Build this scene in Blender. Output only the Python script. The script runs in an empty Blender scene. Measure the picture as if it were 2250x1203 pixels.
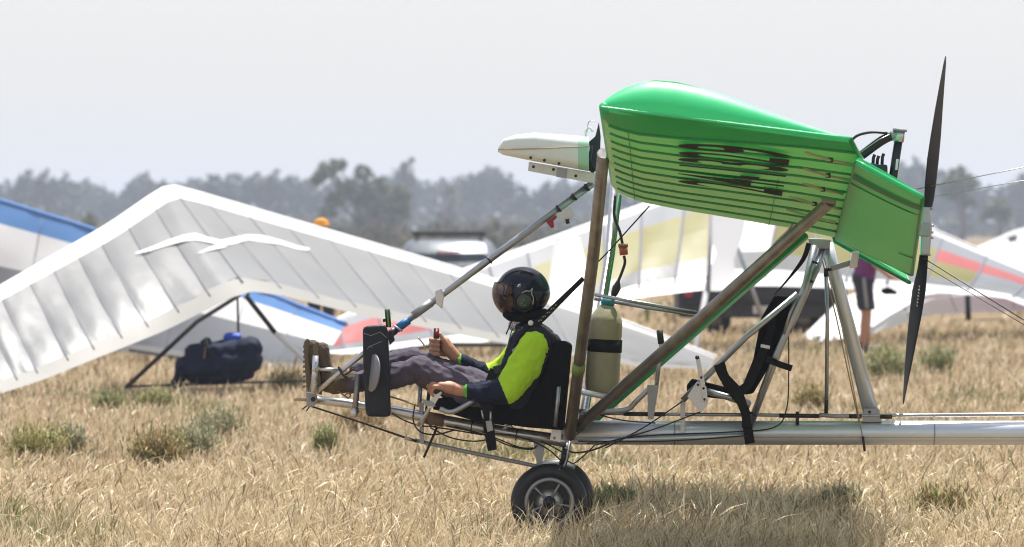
import bpy, bmesh, math, random
import numpy as np
from mathutils import Vector, Matrix, noise as mnoise
random.seed(4)
R = math.radians
# ------------------------------------------------------------------ camera, light, exposure
CAM_H = 1.63          # lens height above the paddock
F = 10500.0           # long lens: pixels (of a 2250 wide frame) per unit tangent
scene = bpy.context.scene
cam_d = bpy.data.cameras.new('camera'); cam = bpy.data.objects.new('camera', cam_d)
scene.collection.objects.link(cam); scene.camera = cam
cam.location = (0, 0, CAM_H); cam.rotation_euler = (R(90), 0, 0)
cam_d.sensor_width = 36.0; cam_d.lens = 36.0*F/2250.0
cam_d.shift_y = -(601.5-500.0)/2250.0
cam_d.clip_start = 0.5; cam_d.clip_end = 9000
cam_d.dof.use_dof = True; cam_d.dof.focus_distance = 24.0; cam_d.dof.aperture_fstop = 5.0
SUN_EL, SUN_AZ = 72.0, 24.0      # azimuth clockwise from +Y
sun_dir = Vector((math.sin(R(SUN_AZ))*math.cos(R(SUN_EL)), math.cos(R(SUN_AZ))*math.cos(R(SUN_EL)), math.sin(R(SUN_EL))))
world = bpy.data.worlds.new('World'); scene.world = world; world.use_nodes = True
wn = world.node_tree; wn.nodes.clear()
wo = wn.nodes.new('ShaderNodeOutputWorld'); wb = wn.nodes.new('ShaderNodeBackground'); sk = wn.nodes.new('ShaderNodeTexSky')
sk.sky_type = 'NISHITA'; sk.sun_disc = False; sk.sun_elevation = R(SUN_EL); sk.sun_rotation = R(SUN_AZ)
sk.air_density = 0.9; sk.dust_density = 3.0; sk.ozone_density = 1.0; sk.altitude = 100
wb.inputs['Strength'].default_value = 0.10
hs = wn.nodes.new('ShaderNodeHueSaturation'); hs.inputs['Saturation'].default_value = 0.85
pale = wn.nodes.new('ShaderNodeMix'); pale.data_type = 'RGBA'; pale.inputs[0].default_value = .60; pale.inputs[7].default_value = (6.2, 6.05, 5.8, 1)   # thin bright high haze over the whole sky
geo = wn.nodes.new('ShaderNodeTexCoord'); sep = wn.nodes.new('ShaderNodeSeparateXYZ'); mr = wn.nodes.new('ShaderNodeMapRange')
wn.links.new(geo.outputs['Generated'], sep.inputs[0]); wn.links.new(sep.outputs['Z'], mr.inputs[0])
mr.inputs[1].default_value = .05; mr.inputs[2].default_value = .75; mr.inputs[3].default_value = .72; mr.inputs[4].default_value = .12; wn.links.new(mr.outputs[0], pale.inputs[0])
wn.links.new(sk.outputs[0], hs.inputs['Color']); wn.links.new(hs.outputs[0], pale.inputs[6]); wn.links.new(pale.outputs[2], wb.inputs[0]); wn.links.new(wb.outputs[0], wo.inputs[0])
sl = bpy.data.lights.new('sun', 'SUN'); sl.energy = 4.8; sl.angle = R(0.6); sl.color = (1, .965, .9)
so = bpy.data.objects.new('sun', sl); scene.collection.objects.link(so); so.rotation_euler = sun_dir.to_track_quat('Z', 'Y').to_euler()
so.location = (0, 0, 30)
scene.view_settings.view_transform = 'Standard'; scene.view_settings.look = 'None'
scene.view_settings.exposure = 0.72; scene.view_settings.gamma = 1.0
scene.render.engine = 'CYCLES'
scene.cycles.filter_width = 1.1; scene.cycles.volume_bounces = 0; scene.cycles.max_bounces = 8; scene.cycles.transparent_max_bounces = 12
scene.cycles.volume_step_rate = 4.0; scene.cycles.sample_clamp_indirect = 6

# ------------------------------------------------------------------ helpers
COL = scene.collection
U = 25.0/F            # metres per photo pixel at the aircraft
def P(px, py, y=25.0):
    return Vector(((px-1125.0)*y/F, y, CAM_H+(500.0-py)*y/F))
def A(px, py, d=0.0):
    return P(px, py, 25.0+d)
def tag(o, label=None, cat=None, group=None, kind=None):
    if label: o['label'] = label
    if cat: o['category'] = cat
    if group: o['group'] = group
    if kind: o['kind'] = kind
    return o
def thing(name, label, cat, loc=(0, 0, 0), group=None):
    o = bpy.data.objects.new(name, None); COL.objects.link(o); o.location = loc
    o.empty_display_size = .2
    return tag(o, label, cat, group)
def origin(o):
    v = Vector((0, 0, 0))
    while o is not None:
        v += o.location; o = o.parent
    return v
def mk(name, verts, faces, mat, parent=None, smooth=True, label=None):
    off = origin(parent)
    me = bpy.data.meshes.new(name)
    me.from_pydata([tuple(Vector(v)-off) for v in verts], [], faces)
    me.materials.append(mat)
    if smooth: me.polygons.foreach_set('use_smooth', [True]*len(me.polygons))
    me.update()
    o = bpy.data.objects.new(name, me); COL.objects.link(o); o.parent = parent
    if label: o['label'] = label
    return o
def from_bm(name, bm, mat, parent=None, smooth=False):
    off = origin(parent)
    bmesh.ops.translate(bm, verts=bm.verts, vec=-off)
    bmesh.ops.recalc_face_normals(bm, faces=bm.faces)
    me = bpy.data.meshes.new(name); bm.to_mesh(me); bm.free()
    me.materials.append(mat)
    if smooth: me.polygons.foreach_set('use_smooth', [True]*len(me.polygons))
    o = bpy.data.objects.new(name, me); COL.objects.link(o); o.parent = parent
    return o
def catmull(pts, k=5):
    pts = [Vector(p) for p in pts]
    if len(pts) < 3: return pts
    ex = [pts[0]*2-pts[1]]+pts+[pts[-1]*2-pts[-2]]
    out = []
    for i in range(1, len(ex)-2):
        a, b, c, d = ex[i-1:i+3]
        for j in range(k):
            t = j/k
            out.append(.5*((2*b)+(c-a)*t+(2*a-5*b+4*c-d)*t*t+(3*b-a-3*c+d)*t**3))
    out.append(pts[-1]); return out
def tube_vf(pts, rads, n=10, caps=True, flat=1.0, up=None):
    pts = [Vector(p) for p in pts]; V = []; Fc = []
    if not isinstance(rads, (list, tuple)): rads = [rads]*len(pts)
    elif len(rads) != len(pts):
        m = len(rads)-1; rr = []
        for i in range(len(pts)):
            t = i/(len(pts)-1)*m; k = min(int(t), m-1); rr.append(rads[k]*(1-(t-k))+rads[k+1]*(t-k))
        rads = rr
    T = (pts[1]-pts[0]).normalized()
    ref = Vector(up) if up else (Vector((0, 1, 0)) if abs(T.y) < .9 else Vector((0, 0, 1)))
    Nn = (ref-T*ref.dot(T)).normalized()
    for i, p in enumerate(pts):
        if 0 < i < len(pts)-1: T = ((pts[i+1]-p).normalized()+(p-pts[i-1]).normalized()).normalized()
        elif i == len(pts)-1: T = (p-pts[i-1]).normalized()
        Nn = (Nn-T*Nn.dot(T)).normalized(); B = T.cross(Nn)
        for k in range(n):
            a = 2*math.pi*k/n
            V.append(p+(Nn*math.cos(a)+B*math.sin(a)*flat)*rads[i])
    for i in range(len(pts)-1):
        for k in range(n):
            Fc.append((i*n+k, i*n+(k+1) % n, (i+1)*n+(k+1) % n, (i+1)*n+k))
    if caps:
        Fc.append(tuple(range(n))[::-1]); Fc.append(tuple((len(pts)-1)*n+k for k in range(n)))
    return V, Fc
def fix_caps(o):
    for p in o.data.polygons:
        if len(p.vertices) > 4: p.use_smooth = False
def tube(name, pts, r, mat, parent, n=10, curve=False, flat=1.0, label=None, world=False):
    """pts (px,py,d) photo pixels + depth offset at the aircraft; r in px at the aircraft"""
    W = [Vector(p) for p in pts] if world else [A(*p) for p in pts]
    if curve: W = catmull(W)
    s = 1.0 if world else U
    rr = [q*s for q in r] if isinstance(r, (list, tuple)) else r*s
    V, Fc = tube_vf(W, rr, n, flat=flat)
    o = mk(name, V, Fc, mat, parent, label=label); fix_caps(o); return o
def prism_bm(poly, d0, d1, bevel=0.0, segs=2):
    bm = bmesh.new()
    a = [bm.verts.new(A(x, y, d0)) for x, y in poly]; b = [bm.verts.new(A(x, y, d1)) for x, y in poly]
    bm.faces.new(a); bm.faces.new(b[::-1]); n = len(poly)
    for i in range(n): bm.faces.new((a[i], b[i], b[(i+1) % n], a[(i+1) % n]))
    bmesh.ops.recalc_face_normals(bm, faces=bm.faces)
    if bevel: bmesh.ops.bevel(bm, geom=bm.edges[:], offset=bevel, segments=segs, affect='EDGES', profile=.6)
    return bm
def prism(name, poly, d0, d1, mat, parent, bevel=0.0, segs=2, smooth=False):
    return from_bm(name, prism_bm(poly, d0, d1, bevel, segs), mat, parent, smooth)
def boxw(name, c, size, mat, parent, bevel=0.0, rot=None, segs=2):
    bm = bmesh.new(); bmesh.ops.create_cube(bm, size=1)
    bmesh.ops.scale(bm, verts=bm.verts, vec=size)
    if bevel: bmesh.ops.bevel(bm, geom=bm.edges[:], offset=bevel, segments=segs, affect='EDGES', profile=.6)
    if rot: bmesh.ops.rotate(bm, verts=bm.verts, matrix=rot)
    bmesh.ops.translate(bm, verts=bm.verts, vec=c)
    return from_bm(name, bm, mat, parent)
def lathe(name, prof, c, axis, mat, parent, n=32, smooth=True):
    """prof: list of (radius, along) ; axis unit vector"""
    ax = Vector(axis).normalized(); ref = Vector((0, 0, 1)) if abs(ax.z) < .9 else Vector((1, 0, 0))
    e1 = (ref-ax*ref.dot(ax)).normalized(); e2 = ax.cross(e1); V = []; Fc = []
    for r, h in prof:
        for k in range(n):
            a = 2*math.pi*k/n; V.append(Vector(c)+ax*h+(e1*math.cos(a)+e2*math.sin(a))*r)
    for i in range(len(prof)-1):
        for k in range(n): Fc.append((i*n+k, i*n+(k+1) % n, (i+1)*n+(k+1) % n, (i+1)*n+k))
    if prof[0][0] < 1e-4 or True:
        pass
    return mk(name, V, Fc, mat, parent, smooth)
def ellipsoid_vf(c, rad, rot=None, u=18, v=12):
    V = []; Fc = []; rot = rot or Matrix.Identity(3)
    for i in range(v+1):
        th = math.pi*i/v
        for k in range(u):
            a = 2*math.pi*k/u
            V.append(Vector(c)+rot@Vector((rad[0]*math.sin(th)*math.cos(a), rad[1]*math.sin(th)*math.sin(a), rad[2]*math.cos(th))))
    for i in range(v):
        for k in range(u): Fc.append((i*u+k, (i+1)*u+k, (i+1)*u+(k+1) % u, i*u+(k+1) % u))
    return V, Fc
def join(parts):
    V = []; Fc = []
    for v, f in parts:
        o = len(V); V += list(v); Fc += [tuple(i+o for i in q) for q in f]
    return V, Fc
def capsule_vf(p0, p1, r0, r1, n=14):
    p0, p1 = Vector(p0), Vector(p1); T = (p1-p0); L = T.length
    if L < 1e-6: return ellipsoid_vf(p0, (r0, r0, r0))
    T /= L; pts = []; rr = []
    for a in (88, 65, 40, 18): pts.append(p0-T*r0*math.sin(R(a))); rr.append(r0*math.cos(R(a)))
    pts.append(p0); rr.append(r0); pts.append(p1); rr.append(r1)
    for a in (18, 40, 65, 88): pts.append(p1+T*r1*math.sin(R(a))); rr.append(r1*math.cos(R(a)))
    return tube_vf(pts, rr, n)
def organic(name, shapes, voxel, mats, parent, smooth=4, fold=0.0, fscale=12, pick=None, cut=None):
    """union of tapered capsules / ellipsoids grown into one continuous skin"""
    parts = []
    for s in shapes:
        if s[0] == 'c': parts.append(capsule_vf(*s[1:]))
        else: parts.append(ellipsoid_vf(*s[1:]))
    V, Fc = join(parts)
    me = bpy.data.meshes.new('tmp'); me.from_pydata([tuple(v) for v in V], [], Fc); me.update()
    t = bpy.data.objects.new('tmp', me); COL.objects.link(t)
    m = t.modifiers.new('r', 'REMESH'); m.mode = 'VOXEL'; m.voxel_size = voxel
    m2 = t.modifiers.new('s', 'SMOOTH'); m2.factor = .5; m2.iterations = smooth
    dg = bpy.context.evaluated_depsgraph_get()
    nm = bpy.data.meshes.new_from_object(t.evaluated_get(dg)); bpy.data.objects.remove(t)
    off = origin(parent)
    bm = bmesh.new(); bm.from_mesh(nm); bpy.data.meshes.remove(nm)
    if cut:
        for co, no in cut:
            bmesh.ops.bisect_plane(bm, geom=bm.verts[:]+bm.edges[:]+bm.faces[:], plane_co=co, plane_no=no, clear_outer=True)
    bm.normal_update()
    if fold:
        for v in bm.verts:
            q = v.co*fscale
            n1 = mnoise.noise(q+Vector((0, 0, mnoise.noise(q*.5)*2.5)))
            n2 = 1-abs(mnoise.noise(q*1.9+Vector((7, 3, 1))))*2.2
            v.co += v.normal*(fold*(n1*.9+n2*.5))
    if pick:
        for f in bm.faces: f.material_index = pick(f.calc_center_median())
    for f in bm.faces: f.smooth = True
    bmesh.ops.translate(bm, verts=bm.verts, vec=-off)
    me = bpy.data.meshes.new(name); bm.to_mesh(me); bm.free()
    for mm in (mats if isinstance(mats, list) else [mats]): me.materials.append(mm)
    o = bpy.data.objects.new(name, me); COL.objects.link(o); o.parent = parent
    return o
def C(p, q, r0, r1=None):
    return ('c', A(*p), A(*q), r0*U, (r0 if r1 is None else r1)*U)

# ------------------------------------------------------------------ materials
def mat(name, col, rough=.5, metal=0.0, var=.12, scale=20.0, bump=.0, bscale=60.0, transl=0.0, tcol=None, alpha=1.0, coat=0.0, col2=None, spec=None, stretch=None, contrast=False):
    m = bpy.data.materials.new(name); m.use_nodes = True; nt = m.node_tree; N = nt.nodes; L = nt.links
    b = N['Principled BSDF']; out = N['Material Output']
    tc = N.new('ShaderNodeTexCoord'); nz = N.new('ShaderNodeTexNoise'); nz.inputs['Scale'].default_value = scale; nz.inputs['Detail'].default_value = 5
    src = tc.outputs['Object']
    if stretch:
        mp = N.new('ShaderNodeMapping'); mp.inputs['Scale'].default_value = stretch; L.new(src, mp.inputs[0]); src = mp.outputs[0]
    L.new(src, nz.inputs['Vector'])
    mx = N.new('ShaderNodeMix'); mx.data_type = 'RGBA'
    c1 = tuple(max(0, c*(1-var)) for c in col)+(1,); c2 = tuple(min(1, c*(1+var)) for c in (col2 or col))+(1,)
    mx.inputs[6].default_value = c1; mx.inputs[7].default_value = c2
    if contrast:
        cr = N.new('ShaderNodeMapRange'); cr.inputs[1].default_value = .42; cr.inputs[2].default_value = .6
        L.new(nz.outputs[0], cr.inputs[0]); L.new(cr.outputs[0], mx.inputs[0])
    else: L.new(nz.outputs[0], mx.inputs[0])
    L.new(mx.outputs[2], b.inputs['Base Color'])
    b.inputs['Roughness'].default_value = rough; b.inputs['Metallic'].default_value = metal
    if spec is not None: b.inputs['Specular IOR Level'].default_value = spec
    if coat: b.inputs['Coat Weight'].default_value = coat; b.inputs['Coat Roughness'].default_value = .08 if rough < .35 else .2
    rm = N.new('ShaderNodeMapRange'); rm.inputs[3].default_value = max(0.02, rough-.08); rm.inputs[4].default_value = min(1, rough+.12)
    L.new(nz.outputs[0], rm.inputs[0]); L.new(rm.outputs[0], b.inputs['Roughness'])
    if bump:
        n2 = N.new('ShaderNodeTexNoise'); n2.inputs['Scale'].default_value = bscale; n2.inputs['Detail'].default_value = 4; L.new(src, n2.inputs['Vector'])
        bp = N.new('ShaderNodeBump'); bp.inputs['Strength'].default_value = bump; bp.inputs['Distance'].default_value = .02
        L.new(n2.outputs[0], bp.inputs['Height']); L.new(bp.outputs[0], b.inputs['Normal'])
    last = b.outputs[0]
    if transl:
        t = N.new('ShaderNodeBsdfTranslucent'); t.inputs[0].default_value = tuple(tcol or col)+(1,)
        ms = N.new('ShaderNodeMixShader'); ms.inputs[0].default_value = transl
        L.new(last, ms.inputs[1]); L.new(t.outputs[0], ms.inputs[2]); last = ms.outputs[0]
    if alpha < 1:
        t = N.new('ShaderNodeBsdfTransparent'); t.inputs[0].default_value = (1, 1, 1, 1) if not tcol else tuple(tcol)+(1,)
        ms = N.new('ShaderNodeMixShader'); ms.inputs[0].default_value = alpha
        L.new(t.outputs[0], ms.inputs[1]); L.new(last, ms.inputs[2]); last = ms.outputs[0]
    L.new(last, out.inputs[0]); return m
M = {}
M['alu'] = mat('brushed aluminium', (.38, .40, .43), .32, .85, .12, 30, .05, 90)
M['alu_bright'] = mat('bright aluminium', (.58, .59, .61), .28, .8, .08, 20, .03, 70)
M['alu_boom'] = mat('painted boom tube', (.62, .67, .74), .34, .55, .06, 8, .02, 40)
M['alu_plate'] = mat('dull aluminium plate', (.33, .335, .35), .45, .6, .12, 40)
M['bronze'] = mat('weathered bronze anodised tube', (.185, .178, .168), .38, .65, .35, 14, .05, 60, stretch=(1, 1, .3), col2=(.30, .285, .265))
M['black'] = mat('black fabric', (.006, .006, .007), .9, 0, .5, 12, .15, 25, spec=.12)
M['webbing'] = mat('black webbing', (.008, .008, .009), .75, 0, .3, 90, .3, 300, spec=.25)
M['rubber'] = mat('black tyre rubber', (.012, .013, .016), .5, 0, .4, 30, .1, 120)
M['cable'] = mat('black cable', (.012, .012, .012), .4)
M['steel_wire'] = mat('steel wire', (.45, .43, .4), .35, .8)
M['pod'] = mat('scuffed dark slate padding', (.007, .010, .018), .45, 0, .35, 9, .12, 40, col2=(.014, .018, .028), spec=.3)
M['pod_scuff'] = mat('pale scuff', (.42, .42, .42), .8)
M['disc'] = mat('grey disc', (.22, .22, .24), .45, .2)
M['green_gloss'] = mat('glossy green wing tip', (.05, .66, .28), .42, 0, .10, 3, .03, 8, coat=.6, transl=.35, tcol=(.16, .95, .48))
M['green_top'] = mat('green upper wing fabric', (.01, .42, .12), .35, 0, .1, 4, .05, 12, transl=.35, tcol=(.10, .85, .30))
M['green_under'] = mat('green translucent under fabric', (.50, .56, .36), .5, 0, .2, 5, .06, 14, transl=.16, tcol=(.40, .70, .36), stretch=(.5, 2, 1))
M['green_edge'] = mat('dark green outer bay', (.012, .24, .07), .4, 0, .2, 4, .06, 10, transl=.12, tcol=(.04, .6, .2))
M['green_under_mid'] = mat('dust and bounce green under fabric', (.41, .52, .31), .5, 0, .22, 4, .06, 12, transl=.2, tcol=(.30, .70, .32), stretch=(.5, 2, 1))
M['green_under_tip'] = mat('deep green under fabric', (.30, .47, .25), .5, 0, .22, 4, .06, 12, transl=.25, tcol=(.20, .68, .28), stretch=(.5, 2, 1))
M['green_rib'] = mat('green rib with shadow tone', (.035, .27, .10), .6, 0, .2)
M['green_tube'] = mat('green painted tube', (.01, .30, .09), .3, 0, .1)
M['aileron'] = mat('green aileron fabric', (.20, .34, .18), .42, 0, .22, 3, .06, 10, transl=.25, tcol=(.25, .55, .28))
M['aileron_band'] = mat('darker green band', (.03, .17, .07), .5, 0, .1, 6)
M['letters'] = mat('dark brown lettering', (.018, .013, .012), .7, 0, .2, 30, spec=.15)
M['batten_beige'] = mat('beige batten', (.45, .38, .27), .5)
M['fairing'] = mat('white fibreglass', (.72, .76, .74), .3, 0, .05, 6, .05, 12, coat=.3)
M['fairing_green'] = mat('pale green fairing end', (.35, .62, .45), .35, 0, .08)
M['rail'] = mat('off white metal rail', (.62, .62, .6), .4, .1)
M['dark_metal'] = mat('black engine mount', (.02, .024, .03), .35, .3)
M['exhaust'] = mat('dark green black exhaust pipe', (.016, .024, .027), .3, .4, .2, 20)
M['blue_engine'] = mat('blue engine head', (.01, .10, .33), .35, .2)
M['blue_grip'] = mat('blue sleeve', (.01, .12, .33), .5)
M['prop'] = mat('black propeller', (.006, .007, .009), .42, 0, .2, 10, spec=.2)
M['red'] = mat('dark red plastic', (.30, .012, .02), .4)
M['orange_red'] = mat('orange red fuel filter', (.42, .10, .05), .3, 0, .2, 60)
M['jug'] = mat('yellowed plastic fuel jug', (.33, .315, .20), .42, 0, .3, 9, .15, 25, transl=.2, tcol=(.6, .55, .3), coat=.15)
M['teal'] = mat('teal cap', (.01, .20, .25), .5, 0, .3, 60)
M['strap_green'] = mat('green tape', (.17, .27, .08), .6)
M['skin'] = mat('skin', (.47, .24, .155), .5, 0, .1, 40, .08, 120, spec=.4)
M['yellow'] = mat('fluorescent yellow green shirt', (.42, .70, .03), .8, 0, .08, 12, .12, 40, spec=.2)
M['navy'] = mat('navy sleeve', (.008, .013, .036), .8, 0, .3, 30, .15, 70, spec=.25)
M['vest'] = mat('navy vest', (.008, .011, .024), .75, 0, .3, 40, .2, 60, spec=.3)
M['trousers'] = mat('dark mauve grey work trousers', (.088, .074, .102), .8, 0, .2, 25, .12, 40, spec=.2)
M['boot'] = mat('brown suede boot', (.085, .062, .038), .85, 0, .3, 50, .3, 120)
M['sole'] = mat('tan muddy sole', (.16, .125, .08), .9, 0, .35, 60, .4, 160)
M['collar'] = mat('mauve checked collar', (.35, .30, .48), .8, 0, .5, 160, contrast=True, col2=(.6, .58, .7))
M['helmet'] = mat('glossy blue black helmet', (.004, .007, .018), .12, 0, .1, 5, spec=.35)
M['ear'] = mat('dark green ear cup', (.03, .036, .030), .35, 0, .2, 40)
M['visor'] = mat('rose tinted visor', (.035, .024, .024), .06, 0, .1, 8, alpha=.5, tcol=(.46, .37, .36), coat=.3)
M['white_dot'] = mat('white sticker', (.75, .77, .8), .5)
M['green_print'] = mat('green print', (.08, .35, .03), .5)
M['yellow_print'] = mat('yellow stitching', (.6, .55, .2), .6)
M['tan'] = mat('tan tape', (.20, .13, .085), .7)
M['hosebrown'] = mat('beige cord', (.42, .33, .2), .7)
M['sail'] = mat('white sailcloth', (.37, .39, .41), .42, 0, .10, 1.8, .5, 4.0, transl=.5, tcol=(.46, .48, .51), stretch=(1, 1, .5))
M['sail_bright'] = mat('bright white sailcloth', (.80, .81, .82), .45, 0, .03, 2, .1, 4, transl=.18, tcol=(.9, .9, .9))
M['sail_te'] = mat('cream trailing edge cloth', (.37, .365, .35), .55, 0, .06, 2, .1, 5, transl=.35, tcol=(.42, .41, .38))
M['sail_grey'] = mat('pale grey sailcloth', (.27, .29, .32), .5, 0, .06, 2, .15, 4, transl=.35, tcol=(.30, .32, .36))
M['sail_blue'] = mat('sky blue sailcloth', (.13, .28, .60), .5, 0, .06, 2, .1, 4, transl=.3, tcol=(.15, .33, .7))
M['sail_yellow'] = mat('faded yellow sailcloth', (.31, .295, .12), .5, 0, .16, 2, .15, 4, transl=.4, tcol=(.34, .32, .14))
M['sail_red'] = mat('faded red sailcloth', (.50, .14, .14), .5, 0, .08, 2, .1, 4, transl=.4, tcol=(.5, .16, .16))
M['seam'] = mat('batten pocket', (.20, .20, .25), .6, transl=.2)
M['bag'] = mat('navy nylon bag', (.008, .013, .036), .75, 0, .4, 6, .5, 12, spec=.2)
M['blue_cloth'] = mat('bright blue cloth', (.01, .06, .42), .6)
M['black_tube'] = mat('black tube', (.02, .02, .022), .35, .2)
M['car_silver'] = mat('silver car paint', (.16, .18, .20), .25, .4, .03, 3, coat=.7)
M['car_glass'] = mat('dark car glass', (.03, .04, .045), .06, 0, .1, 3, coat=.5)
M['car_black'] = mat('black plastic', (.02, .02, .022), .5)
M['tail_red'] = mat('red lamp lens', (.45, .02, .05), .2)
M['trailer'] = mat('dark grey trailer paint', (.035, .038, .05), .5, 0, .3, 3)
M['plate'] = mat('white number plate', (.6, .6, .62), .5)
M['purple'] = mat('purple shirt', (.16, .035, .15), .85, 0, .15, 10, .2, 30)
M['shorts'] = mat('dark navy shorts', (.03, .036, .055), .85, 0, .15, 10, .2, 30)
M['stripe'] = mat('grey side stripe', (.28, .28, .28), .85)
M['orange'] = mat('orange hat felt', (.62, .27, .03), .8, 0, .12, 15)
M['khaki'] = mat('khaki cloth', (.22, .19, .12), .85, 0, .1)
M['bark'] = mat('grey brown bark', (.14, .11, .09), .9, 0, .3, 3, .3, 6)

def attr_mat(name, rough=.75, transl=.3):
    m = bpy.data.materials.new(name); m.use_nodes = True; nt = m.node_tree; N = nt.nodes; L = nt.links
    b = N['Principled BSDF']; at = N.new('ShaderNodeAttribute'); at.attribute_name = 'tone'
    L.new(at.outputs['Color'], b.inputs['Base Color']); b.inputs['Roughness'].default_value = rough
    b.inputs['Specular IOR Level'].default_value = .25
    t = N.new('ShaderNodeBsdfTranslucent'); L.new(at.outputs['Color'], t.inputs[0])
    ms = N.new('ShaderNodeMixShader'); ms.inputs[0].default_value = transl
    L.new(b.outputs[0], ms.inputs[1]); L.new(t.outputs[0], ms.inputs[2]); L.new(ms.outputs[0], N['Material Output'].inputs[0])
    return m
M['grass'] = attr_mat('dry grass stems', .7, .25)
M['leaf'] = attr_mat('leaves', .7, .25)
def np_mesh(name, V, quads, tris, cols, mat_, parent=None):
    me = bpy.data.meshes.new(name)
    nq, ntr = len(quads), len(tris)
    me.vertices.add(len(V)); me.vertices.foreach_set('co', np.asarray(V, dtype=np.float32).ravel())
    me.loops.add(nq*4+ntr*3); li = np.concatenate([np.asarray(quads, dtype=np.int32).ravel(), np.asarray(tris, dtype=np.int32).ravel()])
    me.loops.foreach_set('vertex_index', li)
    me.polygons.add(nq+ntr)
    st = np.concatenate([np.arange(nq)*4, nq*4+np.arange(ntr)*3]).astype(np.int32)
    me.polygons.foreach_set('loop_start', st)
    me.polygons.foreach_set('use_smooth', np.ones(nq+ntr, dtype=bool))
    me.update(calc_edges=True); me.validate()
    ca = me.color_attributes.new('tone', 'FLOAT_COLOR', 'POINT')
    cc = np.ones((len(V), 4), dtype=np.float32); cc[:, :3] = cols; ca.data.foreach_set('color', cc.ravel())
    me.materials.append(mat_)
    o = bpy.data.objects.new(name, me); COL.objects.link(o); o.parent = parent; return o

# ------------------------------------------------------------------ ground
def ground_material():
    m = bpy.data.materials.new('dry paddock earth and thatch'); m.use_nodes = True; nt = m.node_tree; N = nt.nodes; L = nt.links
    b = N['Principled BSDF']; b.inputs['Roughness'].default_value = .95; b.inputs['Specular IOR Level'].default_value = .1
    tc = N.new('ShaderNodeTexCoord')
    n1 = N.new('ShaderNodeTexNoise'); n1.inputs['Scale'].default_value = .35; n1.inputs['Detail'].default_value = 8
    n2 = N.new('ShaderNodeTexNoise'); n2.inputs['Scale'].default_value = 14; n2.inputs['Detail'].default_value = 8
    L.new(tc.outputs['Object'], n1.inputs['Vector']); L.new(tc.outputs['Object'], n2.inputs['Vector'])
    cr = N.new('ShaderNodeValToRGB'); e = cr.color_ramp.elements
    e[0].position = .3; e[0].color = (.10, .07, .045, 1); e[1].position = .72; e[1].color = (.34, .26, .17, 1)
    k = e.new(.5); k.color = (.20, .145, .09, 1)
    L.new(n2.outputs[0], cr.inputs[0])
    mx = N.new('ShaderNodeMix'); mx.data_type = 'RGBA'; mx.blend_type = 'MULTIPLY'; mx.inputs[0].default_value = .6
    cr2 = N.new('ShaderNodeValToRGB'); f = cr2.color_ramp.elements
    f[0].position = .35; f[0].color = (.78, .80, .62, 1); f[1].position = .62; f[1].color = (1, 1, 1, 1)
    L.new(n1.outputs[0], cr2.inputs[0]); L.new(cr.outputs[0], mx.inputs[6]); L.new(cr2.outputs[0], mx.inputs[7])
    L.new(mx.outputs[2], b.inputs['Base Color'])
    bp = N.new('ShaderNodeBump'); bp.inputs['Strength'].default_value = .6; bp.inputs['Distance'].default_value = .05
    L.new(n2.outputs[0], bp.inputs['Height']); L.new(bp.outputs[0], b.inputs['Normal']); return m
gs = 3500
g = mk('ground', [(-gs, -300, 0), (gs, -300, 0), (gs, 5000, 0), (-gs, 5000, 0)], [(0, 1, 2, 3)], ground_material(), None, False)
tag(g, kind='structure')

def blade_field(name, n, y0, y1, hmin, hmax, width, seed, tone, segs=3, halfw=.118, extra=.6, bend=(.25, .9), mask=None, label=None):
    rg = np.random.default_rng(seed)
    # uniform over the trapezoid the lens sees, plus a margin
    y = np.sqrt(rg.uniform(y0**2, y1**2, n)); x = rg.uniform(-1, 1, n)*(y*halfw+extra)
    # clumping
    gx = np.sin(x*3.1+np.sin(y*2.3)*1.7)+np.sin(y*4.7+np.cos(x*1.9)*2.1)
    keep = rg.uniform(0, 1, n) < (.62+.22*gx)
    if mask is not None: keep &= mask(x, y, rg)
    x, y, gx = x[keep], y[keep], gx[keep]; n = len(x)
    h = rg.uniform(0, 1, n)**1.4*(hmax-hmin)+hmin; h *= (1+.16*gx)
    az = rg.uniform(0, 2*np.pi, n); b = rg.uniform(bend[0], bend[1], n)**1.3
    lx, ly = np.cos(az)+.25, np.sin(az)*.7
    fa = rg.uniform(-.9, .9, n); wx, wy = np.cos(fa), np.sin(fa)
    w = width*rg.uniform(.5, 1.3, n)*(y/np.maximum(y0, 1))**.7
    head = rg.uniform(0, 1, n) < .3
    V = []; 
    for i in range(segs+1):
        t = i/segs
        cx = x+lx*h*b*t**2*.8; cy = y+ly*h*b*t**2*.8; cz = h*(t-.42*b*t**2.6)*(1-.12*b)
        wid = w*(1-.55*t); 
        if i == segs-1: wid = np.where(head, w*1.7, wid)
        if i == segs:
            V.append(np.stack([cx, cy, cz], 1))
        else:
            V.append(np.stack([cx-wx*wid/2, cy-wy*wid/2, cz], 1)); V.append(np.stack([cx+wx*wid/2, cy+wy*wid/2, cz], 1))
    nv = 2*segs+1; VV = np.stack(V, 1).reshape(-1, 3)
    base = (np.arange(n)*nv)[:, None]
    q = np.concatenate([base+np.array([[2*i, 2*i+1, 2*i+3, 2*i+2]]) for i in range(segs-1)], 0)
    t = base+np.array([[2*segs-2, 2*segs-1, 2*segs]])
    c = tone(rg, n, x, y, head); cc = np.repeat(c[:, None, :], nv, 1)
    grad = np.linspace(.95, 1.04, nv)[None, :, None]; cc = np.clip(cc*grad, 0, .95).reshape(-1, 3)  # blades slightly darker at the root: shade put into the colour
    o = np_mesh(name, VV, q, t, cc, M['grass']); tag(o, label, 'grass', kind='stuff'); return o
def patch(x, y):
    return np.sin(x*.9+1.3)*np.cos(y*.35+.7)+.6*np.sin(x*2.3+y*.8)
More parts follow.
